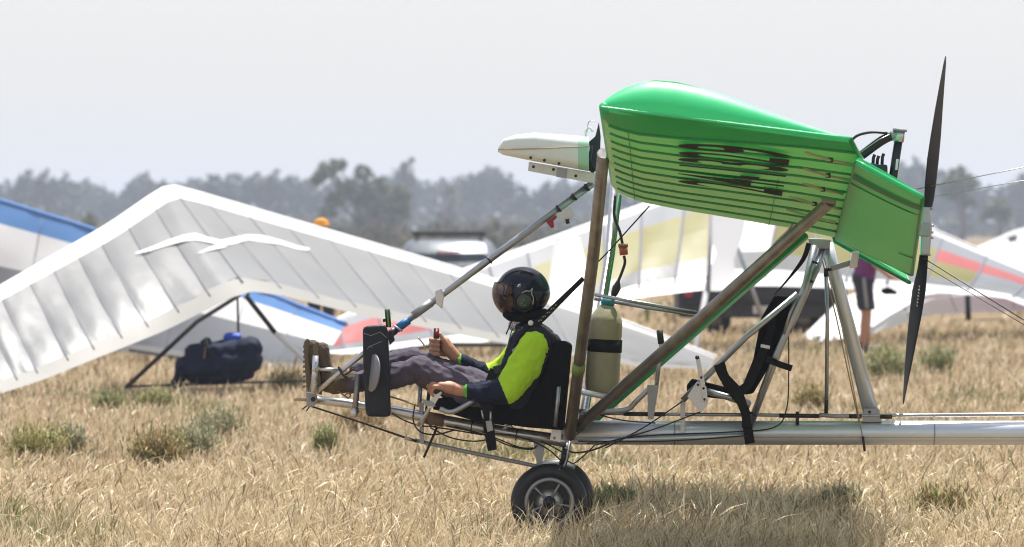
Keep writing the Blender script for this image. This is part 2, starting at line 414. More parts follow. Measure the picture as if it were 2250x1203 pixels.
def straw(rg, n, x, y, head):
    pal = np.array([(.68, .56, .38), (.56, .44, .28), (.80, .70, .52), (.36, .26, .16), (.61, .50, .30), (.24, .165, .105)])
    c = pal[rg.choice(len(pal), n, p=[.27, .20, .21, .12, .12, .08])]*rg.uniform(.88, 1.2, (n, 1))
    gp = np.clip(patch(x, y)-.75, 0, 1)*.8
    gm = rg.uniform(0, 1, n) < (.05+gp)
    c = np.where(gm[:, None], np.array([(.20, .22, .09)])*rg.uniform(.7, 1.3, (n, 1)), c)
    return c
blade_field('dry_grass', 11000, 22.9, 24.66, .14, .36, .0042, 11, straw, 4, extra=.4, bend=(.3, 1.3), label='tallest dry stalks close in front of the wheels')
blade_field('dry_grass', 5000, 22.9, 32, .12, .30, .0085, 12, straw, 4, extra=.6, bend=(.5, 1.6), label='coarse bent pale stalks standing out of the dry grass')
blade_field('dry_grass', 26000, 22.0, 24.5, .07, .24, .0042, 1, straw, 4, extra=.5, bend=(.3, 1.3), label='tall dry straw coloured grass in front of the wheels')
blade_field('dry_grass', 90000, 24.2, 31, .06, .19, .0048, 2, straw, 3, extra=.8, bend=(.3, 1.2), label='dry straw coloured grass under and behind the green aircraft')
blade_field('dry_grass', 90000, 31, 45, .06, .19, .0065, 3, straw, 3, extra=1.5, label='dry straw coloured grass between the aircraft and the parked gliders')
blade_field('dry_grass', 70000, 45, 78, .07, .21, .012, 4, straw, 2, extra=3, label='dry grass around the parked gliders')
blade_field('dry_grass', 30000, 78, 260, .1, .35, .06, 5, straw, 2, extra=8, label='distant dry grass beyond the gliders')

# weeds
def bush(name, label, px, py_base, w_px, h_px, cols, seed, n=900):
    n = int(n*1.7)
    y = CAM_H*F/(py_base-500.0); k = y/F
    c = Vector(((px-1125)*k, y, 0)); W, H = w_px*k, h_px*k; rg = np.random.default_rng(seed)
    root = thing(name, label, 'bush', c, 'green and brown weeds in the dry grass')
    th = rg.uniform(0, 2*np.pi, n); rr = np.sqrt(rg.uniform(0, 1, n))
    bx = rr*np.cos(th)*W*.22; by = rr*np.sin(th)*W*.22
    dirx = rr*np.cos(th)*1.0+rg.normal(0, .25, n); diry = rr*np.sin(th)+rg.normal(0, .25, n)
    t = rg.uniform(.25, 1, n)**.8; hh = H*(rg.uniform(0, 1, n)**.6)*1.1*(1-.35*rr**2)
    cx = bx+dirx*W*.36*t; cy = by+diry*W*.36*t; cz = hh*t
    s = (.016+.011*rg.uniform(0, 1, n))*(y/30)**.5
    a = rg.uniform(0, 2*np.pi, n); el = rg.uniform(.2, 1.5, n)
    dx, dy, dz = np.cos(a)*np.cos(el), np.sin(a)*np.cos(el), np.sin(el)
    sx, sy = -np.sin(a), np.cos(a)
    p0 = np.stack([cx, cy, cz], 1); d = np.stack([dx, dy, dz], 1); sd = np.stack([sx, sy, 0*sx], 1)
    L = s[:, None]*2.4; Wd = s[:, None]*.26
    V = np.stack([p0, p0+d*L*.5+sd*Wd, p0+d*L, p0+d*L*.5-sd*Wd], 1).reshape(-1, 3)
    q = (np.arange(n)*4)[:, None]+np.array([[0, 1, 2, 3]])
    col = np.array(cols)[rg.integers(0, len(cols), n)]*rg.uniform(.75, 1.25, (n, 1)); V[:, 2] = np.maximum(V[:, 2], .005)
    f = np_mesh('foliage', V, q, np.zeros((0, 3), int), np.repeat(col, 4, 0), M['leaf'], root)
    # stems
    parts = []
    for i in range(26):
        j = i*7 % n
        parts.append(tube_vf([Vector((bx[j], by[j], 0)), Vector(((bx[j]+cx[j])/2, (by[j]+cy[j])/2, cz[j]*.6)), Vector((cx[j], cy[j], cz[j]))], [.004, .003, .0015], 3))
    V2, F2 = join(parts); o = mk('stems', [v+c for v in V2], F2, M['khaki'], root)
    return root
GR = [(.20, .23, .10), (.26, .27, .13), (.16, .20, .09), (.36, .33, .17)]
OL = [(.27, .26, .10), (.34, .31, .13), (.42, .34, .18), (.21, .22, .08)]
BR = [(.30, .19, .10), (.36, .25, .14), (.22, .14, .08), (.26, .24, .11)]
SG = [(.26, .27, .16), (.32, .32, .20), (.21, .22, .13), (.44, .38, .24)]
for i, b in enumerate([
    ('wide olive weed at the left edge of the grass', 75, 1020, 130, 85, OL, 1300),
    ('small grey green weed touching the olive one at the left edge', 150, 1000, 80, 70, SG, 700),
    ('brown and olive weed, broadest of those left of the aircraft nose', 345, 1030, 120, 95, OL+BR, 1300),
    ('sage green weed right of the broad brown one', 425, 1010, 110, 80, SG, 900),
    ('tall loose sage weed right of the other weeds on the left', 480, 970, 110, 80, SG+[(.3, .26, .15)], 800),
    ('round green weed below the white glider', 237, 912, 62, 48, GR, 600),
    ('small pale green weed under the nose bag', 345, 905, 75, 50, GR+OL, 600),
    ('green sprouting weed under the boot pedals', 715, 1005, 55, 75, [(.24, .27, .11), (.32, .31, .15)], 500),
    ('brown dry bush under the aircraft nose', 790, 958, 110, 60, BR, 900),
    ('brown dry bush behind the rear seat frame', 1785, 912, 75, 70, BR+OL, 700),
    ('pale green weed near the person in shorts', 1950, 835, 110, 80, GR+[(.25, .27, .12)], 900),
    ('green weed right of the lower propeller blade', 2060, 820, 80, 60, GR, 600),
    ('olive weed at the lower right of the grass', 2075, 1150, 130, 85, OL+BR, 1200),
    ('dark weed in the wing shadow behind the wheels', 1345, 1130, 100, 60, GR, 700),
    ('yellow green weed beneath the hanging bag', 630, 862, 75, 50, OL, 500),
    ('grey green weed below the boom in the wing shadow', 1850, 1120, 90, 50, SG, 600)]):
    bush('weed', b[0], b[1], b[2], b[3], b[4], b[5], 40+i, b[6])

# ------------------------------------------------------------------ far trees
def crown_arrays(rg, clumps, n_per, leaf, cols):
    V = []; Cc = []
    for (cx, cy, cz, rx, rz) in clumps:
        n = int(n_per*(rx*rz)**.6)+20
        d = rg.normal(0, 1, (n, 3)); d /= np.linalg.norm(d, axis=1)[:, None]; r = rg.uniform(.35, 1, n)**.5
        wob = 1+.3*np.sin(d[:, 0]*5+cx)*np.cos(d[:, 2]*4+cz)
        p = np.stack([cx+d[:, 0]*rx*r*wob, cy+d[:, 1]*rx*r*wob, cz+d[:, 2]*rz*r*wob], 1)
        a = rg.normal(0, 1, (n, 3)); a /= np.linalg.norm(a, axis=1)[:, None]; b = np.cross(a, rg.normal(0, 1, (n, 3))); b /= np.linalg.norm(b, axis=1)[:, None]
        s = leaf*rg.uniform(.5, 1.3, n)[:, None]
        V.append(np.stack([p-a*s, p+b*s*.6, p+a*s, p-b*s*.6], 1)); c = np.array(cols)[rg.integers(0, len(cols), n)]*rg.uniform(.7, 1.3, (n, 1)); Cc.append(np.repeat(c, 4, 0))
    V = np.concatenate(V, 0); n = len(V); V = V.reshape(-1, 3)
    return V, (np.arange(n)*4)[:, None]+np.array([[0, 1, 2, 3]]), np.concatenate(Cc, 0)
def tree(label, px, y, clumps_px, cols, seed, base_py=None, group=None, leaf=.45, n_per=90, trunk=.3, name='gum_tree'):
    """clumps_px: (px, py, rx_px, rz_px) as seen at distance y"""
    k = y/F; rg = np.random.default_rng(seed); loc = Vector(((px-1125)*k, y, 0)); root = thing(name, label, 'tree', loc, group)
    cl = [((a-px)*k, rg.uniform(-1, 1)*rx*k*.6, CAM_H+(500-b)*k, rx*k, rz*k) for a, b, rx, rz in clumps_px]
    V, q, cc = crown_arrays(rg, cl, n_per, leaf, cols)
    np_mesh('crown', V, q, np.zeros((0, 3), int), cc, M['leaf'], root)
    parts = []; top = max(c[2] for c in cl)
    fork = Vector((cl[0][0]*.15, 0, min(c[2]-c[4] for c in cl)*.8+.6))
    parts.append(tube_vf(catmull([Vector((0, 0, -.1)), Vector((trunk*.6, 0, fork.z*.5)), fork]), [trunk, trunk*.6], 7))
    for c in cl:
        e = Vector((c[0], c[1], c[2])); mid = fork.lerp(e, .5)+Vector((rg.uniform(-.4, .4), 0, -.3))
        parts.append(tube_vf(catmull([fork, mid, e]), [trunk*.55, trunk*.15], 5))
    V2, F2 = join(parts); mk('trunk', [v+loc for v in V2], F2, M['bark'], root)
    return root
TG = [(.060, .075, .045), (.075, .085, .055), (.05, .062, .045)]
TO = [(.085, .10, .022), (.125, .135, .035), (.05, .062, .018)]
tops = [(-60, 400), (5, 397), (55, 380), (95, 376), (140, 385), (185, 390), (222, 402), (245, 425), (292, 392), (318, 380), (352, 398), (395, 396), (435, 388), (475, 380), (520, 378),
        (560, 382), (600, 377), (640, 382), (680, 392), (735, 388), (790, 380), (840, 386), (885, 374), (925, 392), (968, 388), (1010, 382), (1050, 376), (1085, 358), (1115, 382), (1140, 418),
        (1195, 400), (1235, 392), (1275, 395), (1340, 392), (1400, 396), (1470, 390), (1540, 392), (1610, 396), (1690, 390), (1770, 394), (1840, 392), (1900, 396), (1950, 385), (1985, 362), (2015, 350),
        (2060, 372), (2095, 368), (2135, 392), (2178, 408), (2215, 402), (2250, 380), (2300, 384), (2350, 392)]
describe = ['low', 'rounded', 'broad', 'ragged', 'full', 'thin']
for i, (tx, ty) in enumerate(tops):
    rg = np.random.default_rng(900+i); y = float(rg.uniform(820, 1000)); w = 34
    cl = [(tx+rg.uniform(-6, 6), ty+26, 20, 24), (tx-16+rg.uniform(-6, 6), ty+44, 20, 24), (tx+18+rg.uniform(-6, 6), ty+48, 20, 26), (tx, ty+74, 30, 30), (tx+rg.uniform(-22, 22), ty+98, 28, 26)]
    tree('one of the hazy blue grey gums in the far row behind the field', tx, y, cl, TG, 100+i, group='far hazy tree line', leaf=.85, n_per=26, trunk=.4)
# nearer trees that can be told apart
tree('nearer olive green gum with a loose crown above the white glider', 835, 520, [(722, 372, 26, 22), (700, 392, 18, 14), (748, 362, 14, 12), (797, 378, 18, 16), (760, 415, 28, 22), (735, 440, 20, 16), (720, 468, 22, 16), (820, 408, 30, 24), (860, 430, 30, 26),
      (875, 470, 28, 26), (830, 462, 26, 28), (800, 440, 24, 18), (852, 495, 22, 20), (790, 488, 14, 10), (845, 440, 34, 34), (885, 440, 18, 30)], TO, 700, leaf=.42, n_per=85, trunk=.45)
tree('yellow green gum beyond the propeller hub', 2112, 600, [(2105, 392, 26, 22), (2082, 412, 20, 16), (2130, 400, 20, 18), (2100, 425, 26, 16), (2125, 445, 16, 14)], TO, 701, leaf=.5, n_per=50, trunk=.55)
tree('small olive gum at the right edge beyond the white glider', 2195, 600, [(2190, 452, 26, 22), (2208, 470, 18, 16), (2172, 470, 16, 12)], TO, 702, leaf=.5, n_per=50, trunk=.4)
tree('little yellowish bush tree between the two left gliders', 196, 420, [(193, 484, 15, 14), (203, 497, 12, 10)], TO, 703, leaf=.3, n_per=60, trunk=.15, name='small_tree')
tree('tall thin half bare gum rising above the far tree line', 892, 800, [(892, 366, 10, 9), (880, 385, 18, 16), (902, 400, 16, 22), (905, 352, 4, 4)], TG, 704, leaf=.5, n_per=30, trunk=.3)
tree('half bare gum with pale trunk above the parked car', 985, 640, [(985, 420, 18, 14), (1000, 450, 20, 18), (975, 475, 22, 16), (1010, 490, 26, 14)], [(.10, .085, .07), (.14, .11, .08)], 705, leaf=.4, n_per=25, trunk=.35)
# low scrub at the foot of the tree line
rg = np.random.default_rng(77); scl = [(rg.uniform(-250, 250)/1.0, rg.uniform(-30, 30), rg.uniform(.5, 2.2), rg.uniform(2.5, 6), rg.uniform(1.5, 3)) for _ in range(260)]
V, q, cc = crown_arrays(rg, scl, 14, .8, TG+[(.13, .10, .07)]); V[:, 1] += 780
V[:, 2] = np.maximum(V[:, 2], 0.0)
scl = []
for _ in range(230):
    yy = rg.uniform(330, 470); ppx = rg.uniform(540, 1330)
    scl.append(((ppx-1125)*yy/F, yy-780, rg.uniform(.2, .8), rg.uniform(.8, 1.9), rg.uniform(.6, 1.5)))
V2_, q2_, c2_ = crown_arrays(rg, scl, 34, .28, TG+[(.16, .12, .09), (.12, .11, .07)]); V2_[:, 1] += 780; V2_[:, 2] = np.maximum(V2_[:, 2], 0)
q = np.concatenate([q, q2_+len(V)]); V = np.concatenate([V, V2_]); cc = np.concatenate([cc, c2_])
tag(np_mesh('scrub', V, q, np.zeros((0, 3), int), cc, M['leaf']), 'low hazy scrub along the foot of the far trees', 'scrub', kind='stuff')

# ------------------------------------------------------------------ haze
hz = bpy.data.materials.new('haze air'); hz.use_nodes = True; hn = hz.node_tree; hn.nodes.clear()
ho = hn.nodes.new('ShaderNodeOutputMaterial'); hv = hn.nodes.new('ShaderNodeVolumePrincipled')
hv.inputs['Color'].default_value = (.74, .82, .97, 1); hv.inputs['Density'].default_value = .00048; hv.inputs['Anisotropy'].default_value = .2
hn.links.new(hv.outputs[0], ho.inputs['Volume'])
def haze_box(x0, x1, y0, y1, z0, z1):
    V = [(x, y, z) for z in (z0, z1) for y in (y0, y1) for x in (x0, x1)]
    o = mk('haze', V, [(0, 2, 3, 1), (4, 5, 7, 6), (0, 1, 5, 4), (2, 6, 7, 3), (0, 4, 6, 2), (1, 3, 7, 5)], hz, None, False)
    tag(o, kind='stuff', label='pale blue haze over the whole paddock', cat='haze')
haze_box(-3600, 3600, -310, 5010, -1, 32)

#@@PART2
# ================================================================== the green aircraft
ac = thing('ultralight_aircraft', 'green winged open frame ultralight aircraft with pusher propeller, standing on the dry grass', 'aircraft', A(1250, 955))
ROOTY = 24.8
def LEp(s, side):
    r = P(1343, 402, ROOTY); t = P(1318, 236, 20.6)
    v = r.lerp(t, s)
    if side > 0: v = mirror(v, s)
    return v
def TEp(s, side):
    r = P(1838, 521, ROOTY); m = P(1893, 352, 21.1); t = P(1868, 305, 20.6)
    v = r.lerp(m, s/.88) if s < .88 else m.lerp(t, (s-.88)/.12)
    if side > 0: v = mirror(v, s)
    return v
def mirror(v, s=0):
    # reflect a port side point through the centre plane of the slightly yawed aircraft
    n = Vector((.045, 1, 0)).normalized(); c = Vector((1.1, 25.0, 0)); d = (v-c).dot(n)
    return v-n*(2*d)
NB = 11
EDG = [0, .088, .185, .27, .37, .465, .56, .655, .745, .84, .93, 1.0]
def lerp_tab(tab, c):
    for (a, b), (a2, b2) in zip(tab, tab[1:]):
        if c <= a2: return b+(b2-b)*(c-a)/(a2-a)
    return tab[-1][1]
UP = [(0, 0), (.01, .022), (.03, .042), (.07, .072), (.13, .105), (.2, .128), (.28, .136), (.38, .126), (.5, .108), (.65, .075), (.8, .042), (1, .006)]
LO = [(0, 0), (.01, -.022), (.03, -.038), (.07, -.048), (.15, -.055), (.3, -.048), (.45, -.036), (.6, -.024), (.8, -.010), (1, -.004)]
def low(s, c, side=-1, sag=True, off=0.0):
    a, b = LEp(s, side), TEp(s, side); p = a.lerp(b, c); k = min(1, (1-s)*15)
    z = lerp_tab(LO, c)*k*1.12
    if sag:
        for ea, eb in zip(EDG, EDG[1:]):
            if s <= eb: v = (s-ea)/(eb-ea); break
        z -= .009*math.sin(math.pi*max(0, min(1, v)))*min(1, c*10)*min(1, (1-c)*6+.15)
    return p+Vector((0, 0, z-off))
def upp(s, c, side=-1):
    a, b = LEp(s, side), TEp(s, side); return a.lerp(b, c)+Vector((0, 0, lerp_tab(UP, c)*1.2))
CS = [0, .01, .03, .06, .1, .15, .22, .3, .38, .46, .54, .62, .7, .78, .86, .93, 1]
def grid(name, fn, us, vs, m, parent, smooth=True, solid=None, label=None):
    V = [fn(u, v) for u in us for v in vs]; n = len(vs)
    Fc = [(i*n+j, i*n+j+1, (i+1)*n+j+1, (i+1)*n+j) for i in range(len(us)-1) for j in range(n-1)]
    o = mk(name, V, Fc, m, parent, smooth, label)
    if solid:
        md = o.modifiers.new('t', 'SOLIDIFY'); md.thickness = solid; md.offset = 0
    return o
def lin(a, b, n): return [a+(b-a)*i/(n-1) for i in range(n)]
for side in (-1, 1):
    wing = grid('wing_upper_skin', lambda u, v: upp(u, v, side), lin(0, .98, 14), CS, M['green_top'], ac)
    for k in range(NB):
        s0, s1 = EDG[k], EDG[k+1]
        m_ = M['green_edge'] if k == NB-1 else M['green_under_tip'] if k > 7 else M['green_under_mid'] if k > 4 else M['green_under']  # bays beiger towards the root: ground bounce and dust put into the colour
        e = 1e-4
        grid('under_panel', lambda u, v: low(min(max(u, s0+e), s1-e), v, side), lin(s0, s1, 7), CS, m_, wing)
    for k in range(1, NB):
        s = EDG[k]
        V, Fc = tube_vf([low(s, c, side, False, .004) for c in CS[2:]], .0075, 6)
        mk('rib', V, Fc, M['green_rib'], wing)  # rib shadows put into the dark green of these tubes
    # rounded tip: lip outermost, sweeping up and inboard to the top skin
    def cap(u, v):
        b = low(1, u, side, False); t = upp(.98, u, side); a = v*math.pi/2
        oy = t-b
        out = b+Vector((oy.x*v, 0, oy.z*math.sin(v*R(66))/math.sin(R(66))))
        out.y = b.y-side*(.004+oy.z*1.0)*(1-math.cos(v*R(66))); return out
    grid('wing_tip', cap, CS, lin(0, 1, 9), M['green_gloss'], wing)
    V, Fc = tube_vf([low(1, c, side, False) for c in CS], .0075, 8); mk('tip_bow', V, Fc, M['green_gloss'], wing)
    V, Fc = tube_vf([TEp(s, side) for s in (0, .3, .6, .88, .94, 1)], .010, 8); mk('trailing_edge_tube', V, Fc, M['green_edge'], wing)
    V, Fc = tube_vf([LEp(s, side)+Vector((.018, 0, 0)) for s in lin(0, 1, 6)], .022, 10); mk('leading_edge_tube', V, Fc, M['green_gloss'], wing)
    # fold line across the skin, close behind the leading edge
    V, Fc = tube_vf([low(s, .105, side, True, .001) for s in lin(0.0, .93, 80)], .0022, 5); mk('seam', V, Fc, M['green_rib'], wing)
    V, Fc = tube_vf([low(s, .70, side, True, .001) for s in lin(0.0, .6, 60)], .0020, 5); mk('seam', V, Fc, M['green_rib'], wing)
    for s, c0, c1 in ((.885, .79, .975), (.73, .79, .985), (.575, .80, .965), (.40, .76, .97), (.24, .76, .97)):
        V, Fc = tube_vf([low(s+.02, c0, side, False, .010), low(s, (c0+c1)/2, side, False, .020), low(s-.02, c1, side, False, .014)], .0065, 8)
        mk('batten', V, Fc, M['batten_beige'] if s > .5 else M['green_under'], wing)
        q = low(s, (c0+c1)/2, side, False, .017); boxw('batten_clip', q, (.022, .012, .022), M['dark_metal'], wing)
    # aileron drooping from the trailing edge
    hi0, hi1 = P(1838, 521, ROOTY), P(1882, 356, 20.75); te0, te1 = P(2004, 604, ROOTY), P(2028, 434, 20.75)
    if side > 0: hi0, hi1, te0, te1 = [mirror(v)+Vector((0, 0, .0)) for v in (hi0, hi1, te0, te1)]
    if side > 0: te0 = te0+Vector((0, 0, -.045)); hi0 = hi0+Vector((.0, 0, -.02))
    def ail(u, v, o=0):
        p = hi0.lerp(hi1, u).lerp(te0.lerp(te1, u), v); nn = (te0-hi0).cross(hi1-hi0).normalized()
        if nn.z < 0: nn = -nn
        return p+nn*(o*(.022*math.sqrt(max(0, 1-(v-.12)**2/.80)) if v < 1 else .002))
    al = grid('aileron', lambda u, v: ail(u, v, -.7), lin(0, 1, 12), [0, .04, .1, .2, .35, .5, .65, .8, .9, .97, 1], M['aileron'], ac, label='drooping green aileron at the trailing edge')
    grid('aileron_upper_skin', lambda u, v: ail(u, v, 1), lin(0, 1, 12), [0, .04, .1, .2, .35, .5, .65, .8, .9, .97, 1], M['green_top'], al)
    for u in (0, 1):
        V = [ail(u, v, -.7) for v in lin(0, 1, 8)]+[ail(u, v, 1) for v in lin(0, 1, 8)]
        mk('end_plate', V, [(i, i+1, i+9, i+8) for i in range(7)], M['green_gloss'], al)
        Vt, Ft = tube_vf([ail(u, v, 0) for v in lin(0, 1, 8)], .011, 8); mk('edge_binding', Vt, Ft, M['green_gloss'] if u else M['green_edge'], al)
    for v0 in (0, 1):
        Vt, Ft = tube_vf([ail(u, v0, 0) for u in lin(0, 1, 8)], .009, 8); mk('edge_binding', Vt, Ft, M['green_edge'], al)
    Vt, Ft = tube_vf([ail(.80, v, -.9) for v in lin(.0, 1, 8)], .012, 8, flat=.25); mk('aileron_rib', Vt, Ft, M['aileron_band'], al)
    V = [ail(u, v, -1.0)-Vector((0, 0.003*1, .002)) for u in (.865, .915) for v in lin(.01, .99, 9)]
    mk('dark_band', V, [(i, i+1, i+10, i+9) for i in range(8)], M['aileron_band'], al)
    V = [ail(u, v, -1.0)-Vector((0, 0.003*1, .002)) for u in (.25, .262) for v in lin(.8, 1.0, 4)]
    mk('dark_band', V, [(i, i+1, i+5, i+4) for i in range(3)], M['letters'], al)

def py_of(s, c):
    q = low(s, c, -1, False, .022); return 500-(q.z-CAM_H)*F/q.y
def solve(c, target):
    return min(lin(.1, .98, 300), key=lambda s: abs(py_of(s, c)-target))
TS0, TS1 = solve(.5, 416), .93
print('text span', TS0, TS1)
# registration under the near wing: reads from root to tip
fc = bpy.data.curves.new('t', 'FONT'); fc.body = '24-1329'; fc.size = 1; fc.offset = .018; fc.space_character = 1.10; fc.resolution_u = 4
ft = bpy.data.objects.new('t', fc); COL.objects.link(ft)
me = bpy.data.meshes.new_from_object(ft.evaluated_get(bpy.context.evaluated_depsgraph_get())); bpy.data.objects.remove(ft)
bm = bmesh.new(); bm.from_mesh(me); xs = [v.co.x for v in bm.verts]; x0, x1 = min(xs), max(xs); yy0, yy1 = min(v.co.y for v in bm.verts), max(v.co.y for v in bm.verts)
for i in range(1, 90): bmesh.ops.bisect_plane(bm, geom=bm.verts[:]+bm.edges[:]+bm.faces[:], plane_co=(x0+(x1-x0)*i/90, 0, 0), plane_no=(1, 0, 0))
for i in range(1, 16): bmesh.ops.bisect_plane(bm, geom=bm.verts[:]+bm.edges[:]+bm.faces[:], plane_co=(0, yy0+(yy1-yy0)*i/16, 0), plane_no=(0, 1, 0))
for v in bm.verts:
    s = TS0+(v.co.x-x0)/(x1-x0)*(TS1-TS0); c = .735-(v.co.y-yy0)/(yy1-yy0)*.44
    v.co = low(s, c, -1, False, .022)
o = from_bm('registration_number', bm, M['letters'], ac)
# small pale slash on the tip
V, Fc = tube_vf([P(1595, 214, 20.78), P(1625, 228, 20.78), P(1645, 241, 20.78)], .006, 6, flat=.4); mk('tip_sticker', V, Fc, M['white_dot'], ac)

# ---- fuselage tubes
boom = tube('boom', [(1262, 951, 0), (1500, 951.5, 0), (2250, 951.5, 0), (3300, 950, 0)], 26.5, M['alu_boom'], ac, 28)
tube('boom_seam', [(1262, 961, -.058), (3300, 961, -.058)], 1.1, M['alu_plate'], boom, 6)
for bx, bw in ((2050, 3), (1480, 3), (2500, 3)):
    tube('tape_ring', [(bx, 951.3, 0), (bx+bw, 951.3, 0)], 27.1, M['alu_plate'], boom, 28)
# tail beyond the picture, where the wires end
tail = prism('tail_fin', [(3120, 925), (3290, 925), (3400, 640), (3300, 560), (3220, 600)], -.02, .02, M['green_edge'], ac, .008)
prism('rudder', [(3296, 925), (3420, 925), (3480, 700), (3405, 645)], -.015, .015, M['green_top'], tail, .006)
grid('tailplane', lambda u, v: A(3120+v*260-abs(u)*10, 930-v*8, u*1.1), lin(-1, 1, 5), lin(0, 1, 4), M['green_top'], ac, solid=.025)
tube('tail_wheel_leg', [(3300, 960, 0), (3380, 1120, 0)], 5, M['alu'], ac)
keel = tube('nose_keel_tube', [(682, 877, 0), (760, 887, 0), (870, 905, 0), (1000, 930, 0), (1120, 952, 0), (1245, 970, 0)], [9, 10.5, 12.5, 13, 13, 13.5], M['alu_bright'], ac, 18)
tube('tan_wrap', [(930, 916.5, 0), (976, 925.5, 0)], 14.2, M['tan'], keel, 18)
for x, y in ((1036, 937), (1135, 955), (1075, 943)):
    tube('cable_tie', [(x-1.2, y, 0), (x+1.2, y+.4, 0)], 14, M['cable'], keel, 18)
lr = tube('lower_rail', [(912, 968, 0), (1010, 990, 0), (1180, 1025, 0), (1225, 1035, 0)], 4.6, M['alu_plate'], ac)
prism('rail_post', [(921, 885), (931, 885), (932, 975), (922, 975)], -.02, .02, M['alu_plate'], ac, .003)
prism('rail_bracket', [(1172, 972), (1198, 974), (1190, 1024), (1180, 1024)], -.03, -.022, M['alu_plate'], ac, .002)
tube('nose_stay', [(683, 893, -.01), (800, 931, -.01), (893, 963, -.01), (915, 970, -.01)], [2, 2, 2.6, 3.4], M['cable'], ac, 8)
tube('turnbuckle', [(888, 962, -.01), (906, 967, -.01)], 4, M['steel_wire'], ac)
pk = prism('keel_plate', [(1214, 934), (1236, 936), (1232, 973), (1208, 968)], -.055, -.047, M['alu_bright'], ac, .002)
for x, y in ((1222, 942), (1218, 963)): lathe('bolt', [(0.0001, -.006), (.006, -.006), (.008, 0)], A(x, y, -.055), (0, 1, 0), M['steel_wire'], pk, 8)
prism('keel_plate', [(1234, 934), (1262, 940), (1262, 975), (1228, 985)], .045, .053, M['alu_bright'], ac, .002)
# ---- struts
fs = tube('front_strut', [(1326, 338, -1.9), (1304, 560, -1.25), (1252, 958, -.09)], 14.2, M['bronze'], ac, 22, flat=.9)
sa, sb = A(1304, 560, -1.25), A(1252, 958, -.09)
tube('strut_band', [sa.lerp(sb, .578), sa.lerp(sb, .63)], 15.2*U, M['strap_green'], fs, 22, flat=.92, world=True)
lathe('strut_end', [(.0335, 0), (.030, 0), (.030, .05)], A(1326, 338, -1.9)+Vector((0, 0, .002)), (-.08, .85, -.75), M['dark_metal'], fs, 20)
rs = tube('rear_strut', [(1825, 443, -2.1), (1545, 695, -1.05), (1262, 946, -.07)], [13.5, 14.5, 14], M['bronze'], ac, 22, flat=.9)
prism('strut_fitting', [(1234, 928), (1262, 931), (1270, 950), (1262, 962), (1236, 958)], -.12, -.085, M['bronze'], ac, .006)
prism('strut_fitting', [(1800, 428), (1838, 436), (1836, 450), (1806, 446)], -2.14, -2.07, M['bronze'], ac, .006)
tube('far_front_strut', [(1352, 372, 1.9), (1338, 560, 1.2), (1283, 905, .12), (1275, 945, .09)], 9, M['alu'], ac, 14, label='bare silver front strut on the far side')
tube('far_strut_edge', [(1362, 432, 1.8), (1347, 560, 1.2), (1290, 905, .14)], 4.5, M['green_tube'], ac, 10)
tube('far_rear_strut', [(1768, 520, 2.1), (1545, 715, 1.1), (1272, 955, .10)], [10, 9, 7], M['green_tube'], ac, 14, label='green rear strut on the far side')
tube('far_strut_liner', [(1752, 521, 2.04), (1545, 709, 1.05), (1272, 949, .05)], [3, 3, 3], M['alu_bright'], ac, 8)
tube('cross_stay', [(1306, 648, -.10), (1420, 668, -.05), (1532, 688, 0)], 4.2, M['alu'], ac)
tube('cross_stay', [(1306, 657, .12), (1420, 676, .08), (1532, 693, 0)], 4.2, M['alu'], ac)
# ---- long diagonal from nose to wing
dg_ = tube('nose_diagonal', [(850, 740, -.02), (1090, 560, -.01), (1303, 403, 0)], [6, 8.2, 8.6], M['alu'], ac, 14)
tube('blue_sleeve', [(871, 724, -.017), (898, 704, -.016)], 9.4, M['blue_grip'], dg_, 14)
tube('joint_clamp', [(848, 742, -.02), (870, 725, -.02)], 9, M['dark_metal'], dg_, 10)
tube('clamp_bolt', [(864, 715, -.05), (884, 728, -.05)], 2.4, M['alu_bright'], dg_, 8)
tube('tube_sleeve', [(908, 694, -.015), (948, 665, -.012)], 9.3, M['alu_plate'], dg_, 12)
tube('sleeve_knob', [(918, 678, -.02), (921, 692, -.02)], 3, M['cable'], dg_, 8)
tube('sleeve_knob', [(940, 662, -.02), (943, 676, -.02)], 3, M['cable'], dg_, 8)
prism('mirror_bracket', [(956, 640), (970, 634), (976, 650), (972, 680), (958, 668)], -.05, .02, M['alu_bright'], dg_, .006)
for x, y in ((1075, 572), (1228, 459), (1262, 433), (1290, 412)): tube('cable_tie', [(x-1.5, y+1.2, -.01), (x+1.5, y-1.2, -.01)], 9.6, M['cable'], dg_, 12)
prism('switch_bracket', [(1222, 470), (1252, 458), (1262, 470), (1255, 482), (1238, 490)], -.03, -.024, M['rail'], dg_, .002)
tube('switch_knob', [(1246, 482, -.035), (1248, 492, -.035)], 4.5, M['cable'], dg_)
prism('red_lever', [(1200, 488), (1214, 478), (1222, 473), (1224, 479), (1216, 486), (1218, 500), (1211, 502)], -.03, -.015, M['red'], dg_, .002)
